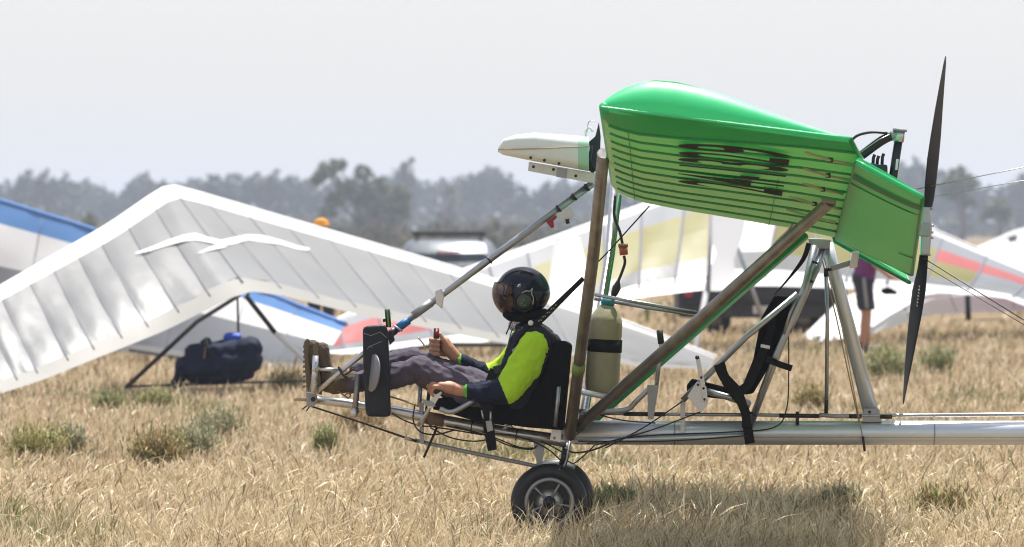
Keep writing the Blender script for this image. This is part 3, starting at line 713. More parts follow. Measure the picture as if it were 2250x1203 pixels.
# ---- white fairing ahead of the wing
def fair(u, v):
    # u along (0 nose..1), v around
    top = [(0, 326), (.06, 306), (.18, 297), (.4, 292), (.7, 296), (1, 301)]; bot = [(0, 334), (.06, 341), (.18, 346), (.4, 355), (.7, 366), (1, 377)]
    zt, zb = lerp_tab(top, u), lerp_tab(bot, u); wd = lerp_tab([(0, .012), (.08, .055), (.3, .11), (1, .15)], u)
    a = 2*math.pi*v; px = 1094+u*200
    sgn = lambda q: (abs(q)**.55)*(1 if q > 0 else -1)
    return A(px, (zt+zb)/2-(zb-zt)/2*sgn(math.sin(a)), wd*sgn(math.cos(a)))
fr = grid('nose_fairing', fair, [0, .01, .03, .06, .1, .2, .4, .6, .8, .88], lin(0, 1, 29), M['fairing'], ac)
grid('fairing_end', fair, [.88, .94, 1], lin(0, 1, 29), M['fairing_green'], fr)
mk('fairing_cap', [fair(1, v) for v in lin(0, 1, 29)][:-1], [tuple(range(28))], M['fairing_green'], fr, False)
tube('fairing_seam', [(1096, 329, -.015), (1112, 329, -.075), (1180, 327, -.125), (1292, 322, -.156)], 1.3, M['hosebrown'], fr, 6)
rl = prism('fairing_rail', [(1162, 356), (1310, 381), (1308, 404), (1160, 376)], -.045, -.02, M['rail'], ac, .003)
prism('rail_patch', [(1224, 369), (1247, 373), (1245, 393), (1222, 389)], -.048, -.045, M['alu_plate'], rl)
for x, y in ((1172, 367), (1216, 373), (1265, 387), (1166, 347), (1196, 353), (1228, 360)): lathe('rivet', [(0.0001, -.005), (.006, -.004), (.008, 0)], A(x, y, -.045 if y > 363 else -.115), (0, 1, 0), M['dark_metal'], rl, 8)
prism('engine_mount', [(1308, 300), (1316, 268), (1320, 300), (1318, 360), (1304, 382), (1288, 372), (1296, 340), (1294, 312)], -.03, .03, M['dark_metal'], ac, .006)
tube('mount_stay', [(1300, 320, -.05), (1296, 350, -.05), (1306, 378, -.05)], 4, M['dark_metal'], ac)
tube('vent_tube', [(1287, 305, -.02), (1287, 288, -.02), (1295, 281, -.02), (1302, 290, -.02)], 2.6, M['fairing'], ac, 8, curve=True)
tube('vent_wire', [(1290, 290, -.02), (1294, 268, -.02), (1308, 266, -.02)], 1, M['steel_wire'], ac, 6, curve=True)
# ---- engine, exhaust and propeller
en = prism('engine', [(1905, 362), (1950, 362), (1952, 470), (1880, 470), (1880, 400)], -.12, .12, M['dark_metal'], ac, .012)
prism('cylinder_head', [(1912, 358), (1950, 366), (1950, 386), (1912, 380)], -.10, .10, M['blue_engine'], en, .006)
for i in range(6): prism('cooling_fin', [(1908, 390+i*11), (1953, 392+i*11), (1953, 396+i*11), (1908, 394+i*11)], -.14, .14, M['blue_engine'], en, .001)
for x, y in ((1918, 342), (1927, 345), (1938, 340)):
    tube('spark_plug_cap', [(x, y+22, -.05), (x+1, y+6, -.05), (x+4, y-2, -.05)], 3.6, M['cable'], en, 8)
ex = tube('exhaust_pipe', [(1893, 342, -.05), (1940, 308, -.05), (1972, 296, -.05)], [10, 10.5, 8.5], M['exhaust'], ac, 16, curve=True)
tube('exhaust_collar', [(1958, 300, -.05), (1972, 296, -.05)], 10.5, M['alu_plate'], ex, 16)
tube('exhaust_elbow', [(1977, 288, -.05), (1974, 312, -.05)], 12, M['alu_bright'], ex, 16)
tube('exhaust_flange', [(1977.6, 284, -.05), (1977, 289, -.05)], 16, M['alu_plate'], ex, 18)
tube('exhaust_drop_pipe', [(1974, 312, -.05), (1968, 350, -.05), (1961, 400, -.05), (1955, 460, -.05)], 9.4, M['exhaust'], ex, 16)
prism('sticker', [(1969, 350), (1975, 350), (1972, 374), (1967, 374)], -.075, -.0735, M['white_dot'], ex)
tube('breather_hose', [(1868, 312, -.06), (1885, 298, -.06), (1915, 291, -.06), (1950, 293, -.06)], 3, M['cable'], ac, 8, curve=True)
tube('pipe_wire', [(1890, 336, -.08), (1930, 308, -.08), (1955, 296, -.08)], 1.3, M['steel_wire'], ac, 6)
tube('propeller_shaft', [(1940, 500, 0), (2030, 505, 0)], 12, M['alu_plate'], ac, 16)
pr = thing('propeller', None, None, A(2033, 505)-origin(ac)); pr.parent = ac
hub = prism('propeller_hub', [(2027, 455), (2044, 455), (2048, 500), (2043, 562), (2022, 562), (2024, 500)], -.055, .055, M['alu'], pr, .010)
prism('hub_plate', [(2020, 490), (2046, 490), (2044, 520), (2018, 520)], -.07, .07, M['alu_plate'], hub, .008)
for x, y in ((2046, 458), (2047, 496), (2046, 511), (2046, 523), (2040, 560)): tube('hub_bolt', [(x-2, y, -.04), (x+5, y+.5, -.04)], 3, M['steel_wire'], hub, 6)
def blade(sta, d_sign):
    V = []; n = 14
    for (x, y, w, th, tw) in sta:
        for k in range(n):
            a = 2*math.pi*k/n; cx = math.cos(a)*w*.5; cy = math.sin(a)*th*.5*(1 if math.cos(a) > 0 else .8)
            # chord seen foreshortened: most of the blade width runs in depth
            X = cx; Dp = cx*tw/1.0
            V.append(A(x+X+cy*.35, y, d_sign*(Dp*U)+cy*U))
    Fc = [(i*n+k, i*n+(k+1) % n, (i+1)*n+(k+1) % n, (i+1)*n+k) for i in range(len(sta)-1) for k in range(n)]
    Fc += [tuple(range(n)), tuple((len(sta)-1)*n+k for k in range(n))]
    return V, Fc
V, Fc = blade([(2037, 462, 20, 14, .3), (2041, 440, 22, 12, .8), (2045, 400, 25, 8, 1.6), (2050, 350, 26, 6, 1.9), (2056, 300, 23, 5, 2.1), (2063, 240, 17, 4, 2.6), (2070, 185, 11, 3, 3.2), (2076, 140, 6, 2, 4), (2078, 124, 2.5, 1, 4)], 1)
mk('propeller_blade', V, Fc, M['prop'], pr)
V, Fc = blade([(2030, 560, 19, 14, .3), (2027, 590, 22, 12, .8), (2019, 640, 30, 8, 1.6), (2012, 690, 28, 6, 1.9), (2003, 750, 22, 5, 2.1), (1996, 800, 16, 4, 2.6), (1990, 845, 9, 3, 3.2), (1986, 875, 5, 2, 4), (1985, 888, 2, 1, 4)], -1)
b2 = mk('propeller_blade', V, Fc, M['prop'], pr)
for k in range(7):
    y = 628+k*7
    tube('blade_marking', [(2020-k*.9, y, -.03), (2021-k*.9, y+4, -.03)], 1.3+.5*(k % 2), M['white_dot'], b2, 5)
# ---- cabane and rear frame
rm = tube('rear_mast', [(1818, 535, 0), (1832, 595, 0), (1914, 908, 0)], [13, 14, 17], M['alu_boom'], ac, 24)
prism('mast_foot', [(1899, 898), (1931, 898), (1938, 928), (1894, 928)], -.05, .05, M['alu_plate'], rm, .004)
lathe('bolt', [(0.0001, -.006), (.006, -.006), (.008, 0)], A(1911, 906, -.055), (0, 1, 0), M['dark_metal'], rm, 8)
bl = prism('bellcrank', [(1820, 586), (1876, 570), (1884, 580), (1826, 597)], -.08, -.07, M['alu_plate'], ac, .002)
prism('bellcrank_horn', [(1872, 553), (1888, 553), (1884, 588), (1866, 590)], -.10, -.05, M['alu_bright'], bl, .005)
for x, y in ((1823, 592), (1876, 579)): lathe('bolt', [(0.0001, -.012), (.010, -.010), (.012, 0)], A(x, y, -.08), (0, 1, 0), M['dark_metal'], bl, 10)
tube('push_rod_vertical', [(1815, 598, -.07), (1818, 700, -.07), (1816, 880, -.07)], 4.4, M['alu'], ac)
tube('rod_end', [(1816, 872, -.07), (1815, 912, -.05)], 4.5, M['dark_metal'], ac, 8)
tube('rod_end', [(1815, 590, -.07), (1815, 608, -.07)], 5, M['dark_metal'], ac, 8)
tube('rear_seat_post', [(1790, 540, -.12), (1768, 640, -.14), (1706, 780, -.16), (1640, 957, -.08)], 8.2, M['alu'], ac, 14)
tube('rear_seat_post', [(1810, 545, -.05), (1795, 590, -.10), (1755, 680, -.14), (1732, 730, -.15)], 7.2, M['alu'], ac, 14)
tube('rear_seat_post', [(1800, 545, .12), (1745, 690, .15), (1660, 905, .08)], 7, M['alu'], ac, 12)
prism('apex_fitting', [(1775, 524), (1826, 526), (1822, 548), (1782, 546)], -.08, .08, M['alu_plate'], ac, .006)
for x, y in ((1790, 577), (1780, 617), (1737, 712), (1655, 910)): tube('cable_tie', [(x-7, y-3, -.14), (x+7, y+3, -.14)], 3, M['cable'], ac, 6)
tube('rear_seat_rail', [(1752, 646, -.17), (1640, 740, -.2), (1500, 880, -.16)], 6.8, M['alu'], ac, 12)
tube('rear_seat_rail', [(1752, 650, -.17), (1735, 690, -.17), (1722, 735, -.17)], 3.2, M['alu'], ac, 10)
tube('rear_seat_rail', [(1552, 860, -.18), (1600, 873, -.18), (1648, 890, -.16)], 7, M['alu'], ac, 12)
prism('seat_post', [(1495, 880), (1506, 880), (1504, 950), (1495, 950)], -.09, -.07, M['rail'], ac, .002)
tube('lap_rail', [(1540, 840, .18), (1648, 885, .15)], 5, M['alu'], ac, 10)
lv = prism('lever_plate', [(1510, 872), (1532, 838), (1552, 850), (1556, 886), (1540, 908)], -.21, -.205, M['alu_bright'], ac, .001)
prism('lever', [(1528, 786), (1538, 786), (1556, 880), (1546, 884)], -.225, -.215, M['alu_bright'], lv, .003)
lathe('lever_knob', [(0.0001, -.012), (.010, -.008), (.012, 0), (.008, .01)], A(1532, 786, -.22), (0, 1, 0), M['dark_metal'], lv, 10)
for x, y in ((1541, 830), (1546, 854), (1548, 878), (1534, 846)): lathe('bolt', [(0.0001, -.006), (.006, -.005), (.007, 0)], A(x, y, -.226), (0, 1, 0), M['dark_metal'], lv, 8)
def blob(name, pts, d0, d1, m, parent, bev=.02): return prism(name, pts, d0, d1, m, parent, bev, 3, True)
rb = blob('rear_seat_back', [(1702, 648), (1745, 652), (1740, 690), (1700, 790), (1655, 865), (1622, 870), (1655, 790), (1672, 700)], -.15, .15, M['black'], ac, .015)
blob('rear_seat_base', [(1508, 848), (1520, 832), (1600, 852), (1630, 860), (1628, 882), (1540, 872), (1512, 876)], -.15, .15, M['black'], ac, .012)
def strip(name, pts, w, m, parent, th=.003, world=False):
    """flat webbing: pts (px,py,d), width px in the picture plane"""
    W = [A(*p) for p in pts]; W = catmull(W, 4); V = []; ww = w if isinstance(w, list) else [w]*2
    for i, p in enumerate(W):
        T = (W[min(i+1, len(W)-1)]-W[max(i-1, 0)]).normalized(); n_ = Vector((-T.z, 0, T.x)).normalized()
        t = i/(len(W)-1)*(len(ww)-1); k = min(int(t), len(ww)-2); hw = (ww[k]*(1-t+k)+ww[k+1]*(t-k))*U/2
        V += [p+n_*hw-Vector((0, th, 0)), p-n_*hw-Vector((0, th, 0)), p-n_*hw+Vector((0, th, 0)), p+n_*hw+Vector((0, th, 0))]
    Fc = []
    for i in range(len(W)-1):
        for k in range(4): Fc.append((i*4+k, i*4+(k+1) % 4, (i+1)*4+(k+1) % 4, (i+1)*4+k))
    Fc += [(0, 1, 2, 3), tuple(len(V)-4+k for k in range(4))]
    return mk(name, V, Fc, m, parent, False)
strip('seat_harness_strap', [(1580, 800, -.2), (1592, 830, -.21), (1618, 862, -.2), (1636, 905, -.18), (1648, 975, -.12)], [26, 22, 26, 18, 22], M['webbing'], ac)
strip('seat_harness_strap', [(1604, 868, -.19), (1640, 850, -.2), (1665, 800, -.19), (1690, 740, -.18), (1700, 690, -.17)], [24, 20, 20, 16, 16], M['webbing'], ac)
strip('seat_harness_strap', [(1640, 940, -.19), (1637, 900, -.19), (1606, 862, -.19), (1590, 840, -.19)], [20, 18, 12, 10], M['webbing'], ac)
strip('seat_harness_strap', [(1684, 788, -.2), (1710, 800, -.2), (1740, 810, -.2)], [16, 14, 14], M['webbing'], ac)
strip('seat_harness_strap', [(1778, 535, -.1), (1765, 570, -.1), (1735, 610, -.1), (1702, 648, -.1)], [12, 10, 5, 2], M['webbing'], ac)
prism('harness_buckle', [(1672, 756), (1692, 760), (1691, 768), (1671, 764)], -.212, -.2, M['alu_bright'], ac, .002)
tube('control_cable', [(1732, 700, -.16), (1733, 820, -.14), (1728, 900, -.12), (1700, 940, -.1), (1600, 950, -.08), (1420, 958, -.08), (1290, 975, -.06)], 1.6, M['cable'], ac, 6, curve=True)
for a, b in (((1500, 882), (1330, 985)), ((1540, 905), (1310, 978)), ((1440, 930), (1290, 905)), ((1640, 958), (1270, 970))):
    tube('control_cable', [(a[0], a[1], -.14), ((a[0]+b[0])/2, (a[1]+b[1])/2+6, -.1), (b[0], b[1], -.07)], 1.7, M['cable'], ac, 6, curve=True)
tube('control_cable', [(1240, 985, -.05), (1262, 995, -.05), (1300, 990, -.05), (1340, 975, -.06)], 2.2, M['cable'], ac, 6, curve=True)
tube('control_cable', [(1245, 1012, .0), (1262, 1018, 0), (1290, 995, 0), (1310, 975, 0)], 1.6, M['cable'], ac, 6, curve=True)
tube('side_rail', [(1262, 970, -.05), (1400, 966, -.07), (1640, 957, -.08)], 5.5, M['alu_boom'], ac, 12)
pr2 = tube('push_rod', [(1272, 908, -.05), (1500, 911, -.05), (1850, 914, -.05), (2250, 911, -.02), (3120, 905, 0)], 4.0, M['alu'], ac, 10)
for a, b in ((1370, 1462), (1712, 1800), (1860, 1893), (1934, 1960)): tube('rod_sleeve', [(a, 909.8+(a-1370)*.011, -.05), (b, 909.8+(b-1370)*.011, -.05)], 5, M['cable'], pr2, 10)
tube('rod_guide', [(1752, 905, -.05), (1752, 934, -.05)], 4, M['dark_metal'], ac, 8)
tube('rear_rod', [(1800, 912, -.08), (1832, 915, -.08), (1865, 915, -.08)], 4.8, M['alu_plate'], ac, 10)
tube('lever_tube', [(1272, 905, -.1), (1370, 902, -.1), (1398, 882, -.12), (1430, 850, -.12)], 5.8, M['alu'], ac, 12, curve=True)
prism('lever_bracket', [(1422, 846), (1448, 846), (1436, 922), (1424, 922)], -.135, -.128, M['alu_plate'], ac, .002)
tube('throttle_lever', [(1442, 850, -.12), (1448, 800, -.12), (1453, 760, -.12), (1450, 730, -.12)], 4.6, M['alu'], ac, 12)
tube('throttle_grip', [(1453, 756, -.12), (1449, 726, -.12)], 7, M['cable'], ac, 12)
tube('tank_rail', [(1272, 860, -.14), (1330, 872, -.12)], 6.5, M['alu_boom'], ac, 12)
tube('tail_wire', [(2014, 416, 0), (2250, 368, 0), (3400, 130+420, 0)], 1.2, M['steel_wire'], ac, 6)
tube('tail_wire', [(2050, 433, .4), (2250, 397, .35), (3300, 600, 0)], 1.0, M['steel_wire'], ac, 6)
tube('tail_wire', [(2030, 568, -.1), (2250, 704, -.06), (2630, 940, 0)], 1.3, M['cable'], ac, 6)
tube('tail_wire', [(2034, 586, .1), (2250, 714, .06), (2610, 940, 0)], 1.0, M['cable'], ac, 6)
tube('stay_wire', [(1805, 545, -.05), (1850, 720, -.08), (1900, 985, -.06)], 1.3, M['hosebrown'], ac, 6)
tube('stay_wire', [(1800, 545, -.02), (1838, 700, -.05), (1888, 930, -.06)], 1.6, M['hosebrown'], ac, 6)
tube('stay_wire_end', [(1896, 960, -.07), (1900, 992, -.07)], 3, M['cable'], ac, 6)
tube('overhead_cord', [(1427, 453, -.3), (1335, 555, -.15), (1300, 590, -.05)], 1.8, M['cable'], ac, 6)
tube('bent_tube', [(1744, 462, -.6), (1738, 500, -.5), (1700, 540, -.4), (1665, 600, -.3)], 3.4, M['alu'], ac, 8, curve=True)
# ---- wheels
def wheel(c, rad, name='wheel'):
    w = thing(name, None, None, c-origin(ac)); w.parent = ac
    prof = []
    for k in range(17):
        a = R(-128+k*16); prof.append((rad*.795+rad*.205*math.cos(a), .052*math.sin(a)))
    tyre = lathe('tyre', prof, c, (0, 1, 0), M['rubber'], w, 56)
    for q in (-.6, -.2, .2, .6):
        lathe('tread_groove', [(rad*1.002*(.795+.205*math.cos(q))/1.0-.003, .052*math.sin(q)-.002), (rad*(.795+.205*math.cos(q))+.0015, .052*math.sin(q)), (rad*1.002*(.795+.205*math.cos(q))-.003, .052*math.sin(q)+.002)], c, (0, 1, 0), M['cable'], tyre, 48)
    rim = lathe('rim', [(rad*.66, -.036), (rad*.62, -.046), (rad*.565, -.044), (rad*.55, -.03), (rad*.54, .03), (rad*.565, .044), (rad*.66, .036)], c, (0, 1, 0), M['alu_plate'], w, 48)
    lathe('brake_disc', [(rad*.12, .0), (rad*.36, .0), (rad*.36, .008), (rad*.12, .008)], c, (0, 1, 0), M['steel_wire'], w, 32)
    lathe('wheel_well', [(.0001, .020), (rad*.54, .020)], c, (0, 1, 0), M['dark_metal'], w, 32)
    for k in range(5):
        a = R(62+72*k); d = Vector((math.cos(a), 0, math.sin(a)))
        V, Fc = tube_vf([c+d*rad*.1+Vector((0, -.018, 0)), c+d*rad*.33+Vector((0, -.022, 0)), c+d*rad*.56+Vector((0, -.026, 0))], [.020, .013, .017], 8, flat=.5)
        mk('spoke', V, Fc, M['alu_plate'], w)
    lathe('hub', [(.0001, -.050), (.014, -.050), (.016, -.042), (.030, -.040), (.034, -.02), (.034, .04), (.0001, .04)], c, (0, 1, 0), M['dark_metal'], w, 20)
    return w
c1 = Vector(((1207-1125)*24.85/F, 24.85, .2)); c2 = Vector(((1221-1125)*25.39/F, 25.39, .2))
wheel(c1, .2); wheel(c2, .2)
tube('axle', [c1, c2], .012, M['dark_metal'], ac, 10, world=True)
tube('undercarriage_leg', [A(1246, 975, 0), A(1240, 1010, -.02), (c1+c2)/2+Vector((.02, 0, .1)), (c1+c2)/2], .022, M['cable'], ac, 12, world=True)
tube('undercarriage_leg', [A(1252, 968, -.04), A(1245, 1010, -.06), c1+Vector((0, .07, 0))], .005, M['alu_plate'], ac, 10, world=True)
# ---- black nose pod
pod = prism('nose_pod', [(797, 722), (806, 716), (846, 713), (853, 726), (856, 800), (859, 912), (852, 917), (808, 916), (803, 905), (798, 800)], -.30, -.12, M['pod'], ac, .018, 3, True)
for pts in ([(800, 733), (815, 738), (835, 730), (849, 742)], [(812, 762), (824, 757), (835, 752), (838, 750)], [(806, 768), (812, 761), (818, 764)]):
    tube('scuff_mark', [(x, y, -.3005) for x, y in pts], 1.7, M['pod_scuff'], pod, 5, flat=.3)
pod2 = prism('nose_pod_stay', [(852, 730), (862, 726), (868, 748), (856, 760)], -.14, -.08, M['dark_metal'], ac, .004)
lathe('side_disc', [(.0001, -.010), (.055, -.009), (.095, -.002), (.098, .003), (.095, .006), (.0001, .006)], A(820, 820, -.325), (-.92, -.38, .10), M['disc'], ac, 32)
prism('antenna', [(849, 681), (853, 680), (856, 718), (852, 720)], -.13, -.11, M['green_print'], ac, .003)
tube('antenna_edge', [(847.5, 680, -.12), (850.5, 720, -.12)], 2.8, M['cable'], ac, 6)
tube('antenna_edge', [(854.5, 680, -.12), (857.5, 720, -.12)], 2.8, M['cable'], ac, 6)
prism('antenna_catch', [(841, 702), (848, 700), (848, 707), (842, 709)], -.13, -.11, M['cable'], ac, .001)
tube('bronze_post', [(787, 822, -.2), (783, 870, -.2), (779, 908, -.2)], [7, 6.5, 7.5], M['bronze'], ac, 14)
tube('post_clamp', [(780, 898, -.2), (778, 916, -.2)], 9, M['alu_bright'], ac, 14)
# ---- pedal frame
pf = tube('pedal_upright', [(694, 782, -.17), (690, 866, -.17)], 6.8, M['alu_bright'], ac, 14)
for k in range(6): tube('printed_mark', [(694.6-k*.45, 796+k*9, -.1885), (694.4-k*.45, 801+k*9, -.1885)], 1.6, M['collar'], pf, 6)
tube('yellow_tape', [(692.6, 811, -.17), (692.3, 817, -.17)], 7.4, M['yellow_print'], pf, 14)
tube('pedal_upright', [(674, 782, .14), (677, 892, .10)], 3.6, M['alu'], ac, 10)
tube('pedal_upright', [(688, 805, .05), (680, 880, .03)], 3.2, M['alu'], ac, 10)
tube('pedal_bar', [(697, 812, -.17), (745, 813, -.17)], 4.2, M['alu_bright'], ac, 12)
tube('pedal_brace', [(694, 862, -.16), (742, 822, -.17), (800, 776, -.18), (840, 745, -.16)], 6.0, M['alu_bright'], ac, 14)
tube('pedal_brace', [(698, 864, -.1), (745, 826, -.1)], 4, M['alu'], ac, 12)
tube('pedal_rod', [(645, 877.5, -.02), (686, 880, -.02)], 3.4, M['hosebrown'], ac, 10)
prism('pedal_foot', [(672, 862), (694, 862), (700, 880), (690, 894), (674, 894)], -.05, .05, M['alu_plate'], ac, .006)
tube('pedal_pivot', [(688, 878, -.07), (688, 878, .07)], 5.5, M['cable'], ac, 10)
tube('heel_loop', [(744, 806, -.19), (752, 822, -.2), (762, 832, -.2), (750, 836, -.19)], 3, M['cable'], ac, 8, curve=True)
tube('heel_loop', [(754, 826, -.19), (768, 818, -.2), (776, 810, -.2)], 2.2, M['cable'], ac, 8, curve=True)
tube('eyelet', [(758, 868, -.16), (766, 864, -.16), (770, 870, -.16), (765, 875, -.16), (757, 870, -.16), (740, 858, -.14), (720, 852, -.12)], 2, M['tan'], ac, 6, curve=True)
tube('nose_cable_end', [(664, 900, 0), (680, 888, 0)], 1.6, M['cable'], ac, 6)
tube('nose_cable_end', [(673, 904, 0), (684, 888, 0)], 1.6, M['cable'], ac, 6)
tube('foot_cord', [(858, 872, -.1), (890, 882, -.1), (918, 893, -.1)], 2.2, M['hosebrown'], ac, 6)
# ---- stick and front controls
tube('control_stick', [(959, 722, .10), (958, 760, .10), (956, 790, .10), (944, 850, .06), (936, 915, .02)], [6, 7, 4.5, 4, 4], M['cable'], ac, 12)
tube('stick_button', [(959.5, 723, .095), (959, 738, .07)], 3.6, M['red'], ac, 10)
tube('throttle_rod', [(970, 852, -.17), (950, 885, -.16), (932, 918, -.12), (918, 935, -.08)], 4.6, M['alu_bright'], ac, 10)
prism('throttle_plate', [(962, 858), (972, 862), (952, 896), (940, 900), (938, 890)], -.185, -.175, M['alu_bright'], ac, .002)
prism('throttle_grip_front', [(946, 838), (962, 836), (972, 858), (958, 868), (946, 858)], -.20, -.15, M['cable'], ac, .006)
prism('control_plate', [(925, 876), (952, 884), (958, 894), (934, 892)], -.19, -.17, M['alu_plate'], ac, .003)
prism('link_arm', [(925, 915), (934, 918), (926, 938), (918, 936)], -.08, -.07, M['alu_bright'], ac, .002)
tube('front_upright', [(924, 850, .08), (921, 895, .06)], 5, M['alu'], ac, 10)
tube('seat_side_tube', [(966, 898, -.21), (994, 905, -.21), (1042, 880, -.21)], 6, M['alu'], ac, 12, curve=True)
tube('thin_wire', [(918, 742, .15), (930, 756, .15), (935, 770, .15)], 2, M['steel_wire'], ac, 6, curve=True)
tube('hanging_rod', [(960, 940, -.05), (945, 975, -.05), (931, 1006, -.05)], 2.8, M['cable'], ac, 8)
for pts in ([(860, 908, -.04), (890, 925, -.04), (925, 936, -.04), (960, 938, -.04)], [(912, 888, -.1), (908, 925, -.1), (925, 950, -.08), (960, 955, -.06), (1000, 945, -.05)],
            [(945, 940, -.05), (990, 962, -.05), (1040, 970, -.05), (1080, 965, -.05)], [(930, 905, -.09), (945, 935, -.08), (990, 944, -.06), (1060, 956, -.06)],
            [(980, 936, -.05), (1060, 955, -.05), (1120, 980, -.04), (1165, 988, -.04), (1180, 980, -.04)], [(1000, 938, -.05), (1080, 960, -.05), (1140, 983, -.04), (1172, 985, -.04)],
            [(1060, 950, -.05), (1140, 960, -.05), (1200, 985, -.05), (1235, 1015, -.04)], [(1110, 942, -.06), (1120, 934, -.06), (1135, 950, -.06)], [(1190, 970, -.05), (1225, 988, -.05), (1245, 1000, -.05)]):
    tube('control_cable', pts, 1.8, M['cable'], ac, 6, curve=True)
tube('seat_pin', [(1105, 944, -.06), (1120, 933, -.08)], 3.5, M['alu_bright'], ac, 8)
tube('seat_back_rod', [(1228, 850, -.24), (1220, 938, -.20)], 4.6, M['alu'], ac, 10)
# ---- front seat
blob('front_seat', [(1214, 752), (1240, 748), (1258, 756), (1240, 946), (1160, 940), (1088, 930), (1066, 905), (1078, 880), (1120, 880), (1180, 850), (1200, 800)], -.19, .22, M['black'], ac, .02)
blob('seat_pan', [(962, 876), (1000, 868), (1070, 880), (1110, 900), (1110, 936), (1040, 925), (975, 905), (950, 900)], -.17, .2, M['black'], ac, .012)
strip('lap_belt_tail', [(1068, 870, -.23), (1070, 905, -.23), (1074, 940, -.22), (1082, 990, -.2)], [30, 26, 24, 20], M['webbing'], ac)
prism('belt_tag', [(1067, 926), (1080, 924), (1084, 946), (1071, 950)], -.242, -.236, M['alu_plate'], ac, .001)
tube('belt_clip', [(1058, 902, -.24), (1062, 920, -.24)], 2, M['alu_bright'], ac, 6)
tube('belt_clip', [(1078, 905, -.24), (1078, 925, -.24)], 2.4, M['alu_bright'], ac, 6)
# ---- fuel jug
jw = lambda t: A(1333+(1322-1333)*t*1.0, 662+t*203, .02)
jug_prof = [(0, 11), (.04, 13), (.09, 22), (.16, 32), (.20, 36), (.25, 37.5), (.38, 37.5), (.40, 36.5), (.55, 36.5), (.57, 37.5), (.9, 37.5), (.97, 35), (1.0, 28), (1.0, .2)]
V, Fc = tube_vf([jw(t*.999+(.002 if i == 13 else 0)) for i, (t, r) in enumerate(jug_prof)], [r*U for t, r in jug_prof], 28, True)
jug = mk('fuel_jug', V, Fc, M['jug'], ac)
tube('jug_strap', [(1329.5, 746, .02), (1328, 774, .02)], 38.2, M['webbing'], jug, 28)
tube('jug_cap', [(1336, 657, .02), (1335, 672, .02)], 15, M['teal'], jug, 16)
tube('primer_bulb', [(1345, 655, .02), (1350, 645, .02), (1355, 632, .02), (1359, 616, .02)], [3.5, 8, 9.5, 3], M['cable'], ac, 12, curve=True)
tube('fuel_hose', [(1336, 662, .02), (1345, 654, .02)], 3, M['cable'], ac, 8)
tube('fuel_hose', [(1359, 617, .02), (1366, 600, .02), (1373, 578, .02), (1371, 562, .02)], 3.2, M['cable'], ac, 8, curve=True)
ff = tube('fuel_filter', [(1371, 561, .02), (1369, 542, .02)], 9.5, M['orange_red'], ac, 14)
tube('filter_cap', [(1369.2, 544, .02), (1369, 536, .02)], 11, M['tan'], ff, 14)
tube('fuel_hose', [(1368, 538, .02), (1362, 510, .02), (1350, 475, .02), (1352, 430, .02)], 3.2, M['cable'], ac, 8, curve=True)
#@@PART3
# ================================================================== the pilot
pil = thing('person', 'pilot in black helmet and fluorescent yellow green shirt seated in the green aircraft', 'person', A(1120, 930))
sk_ = [
    ('e', A(1148, 648, 0), (.088, .074, .105)), C((1128, 672, 0), (1116, 688, 0), 20, 13), C((1104, 664, 0), (1100, 670, 0), 6, 7),
    C((1150, 690, 0), (1158, 735, 0), 25, 27),
    C((1160, 745, -.10), (1160, 745, .10), 30), C((1165, 762, -.06), (1132, 872, -.05), 46, 44), C((1165, 762, .06), (1132, 872, .05), 46, 44),
    C((1168, 762, -.185), (1114, 860, -.24), 20, 17), C((1112, 862, -.24), (1016, 859, -.19), 17, 12.5),
    C((1160, 768, .18), (1075, 828, .21), 21, 17), C((1075, 828, .21), (1002, 786, .12), 17, 13),
    C((1118, 884, -.09), (920, 816, -.13), 26, 21), C((920, 816, -.13), (765, 842, -.11), 20, 15), C((765, 838, -.11), (716, 848, -.11), 14, 12), C((716, 848, -.11), (706, 775, -.11), 11, 10),
    C((1118, 884, .09), (903, 795, .10), 26, 21), C((905, 798, .10), (750, 828, .09), 22, 15), C((750, 828, .09), (696, 842, .08), 14, 12), C((696, 842, .08), (688, 768, .08), 11, 10),
    # near hand, resting palm down over the throttle
    C((1012, 859, -.19), (984, 850, -.185), 13, 15), C((990, 852, -.175), (966, 843, -.165), 14, 10), C((990, 852, -.20), (968, 848, -.205), 13, 9),
    # far hand, fist
    C((1000, 784, .115), (984, 766, .11), 13.5, 15), C((984, 766, .11), (978, 752, .11), 15, 12),
]
for i, (kx, ky, mx, my, tx, ty, d) in enumerate([(964, 838, 948, 830, 941, 842, -.155), (966, 842, 947, 836, 940, 849, -.176), (967, 847, 950, 843, 943, 856, -.197), (970, 852, 954, 850, 948, 861, -.216)]):
    sk_ += [C((kx, ky, d), (mx, my, d-.002), 5.6, 5.0), C((mx, my, d-.002), (tx, ty, d), 5.0, 4.2), C((tx, ty, d), (tx+3, ty+9, d+.004), 4.2, 3.6)]
sk_ += [C((985, 856, -.168), (968, 864, -.158), 6.4, 5.4), C((968, 864, -.158), (956, 861, -.160), 5.2, 4.2)]
for i, yy in enumerate((747, 757.5, 768, 778)):
    sk_ += [C((978, yy+1, .122), (955, yy-1, .135), 5.8, 5.4), C((955, yy-1, .135), (946.5, yy, .108), 5.4, 5.2), C((946.5, yy, .108), (951, yy+1, .078), 5.2, 4.8), C((951, yy+1, .078), (964, yy+2, .072), 4.8, 4.2)]
sk_ += [C((984, 768, .092), (975, 748, .086), 7.2, 6.0), C((975, 748, .086), (967, 735, .090), 5.8, 4.8)]
body = organic('body', sk_, .0042, M['skin'], pil, smooth=3)
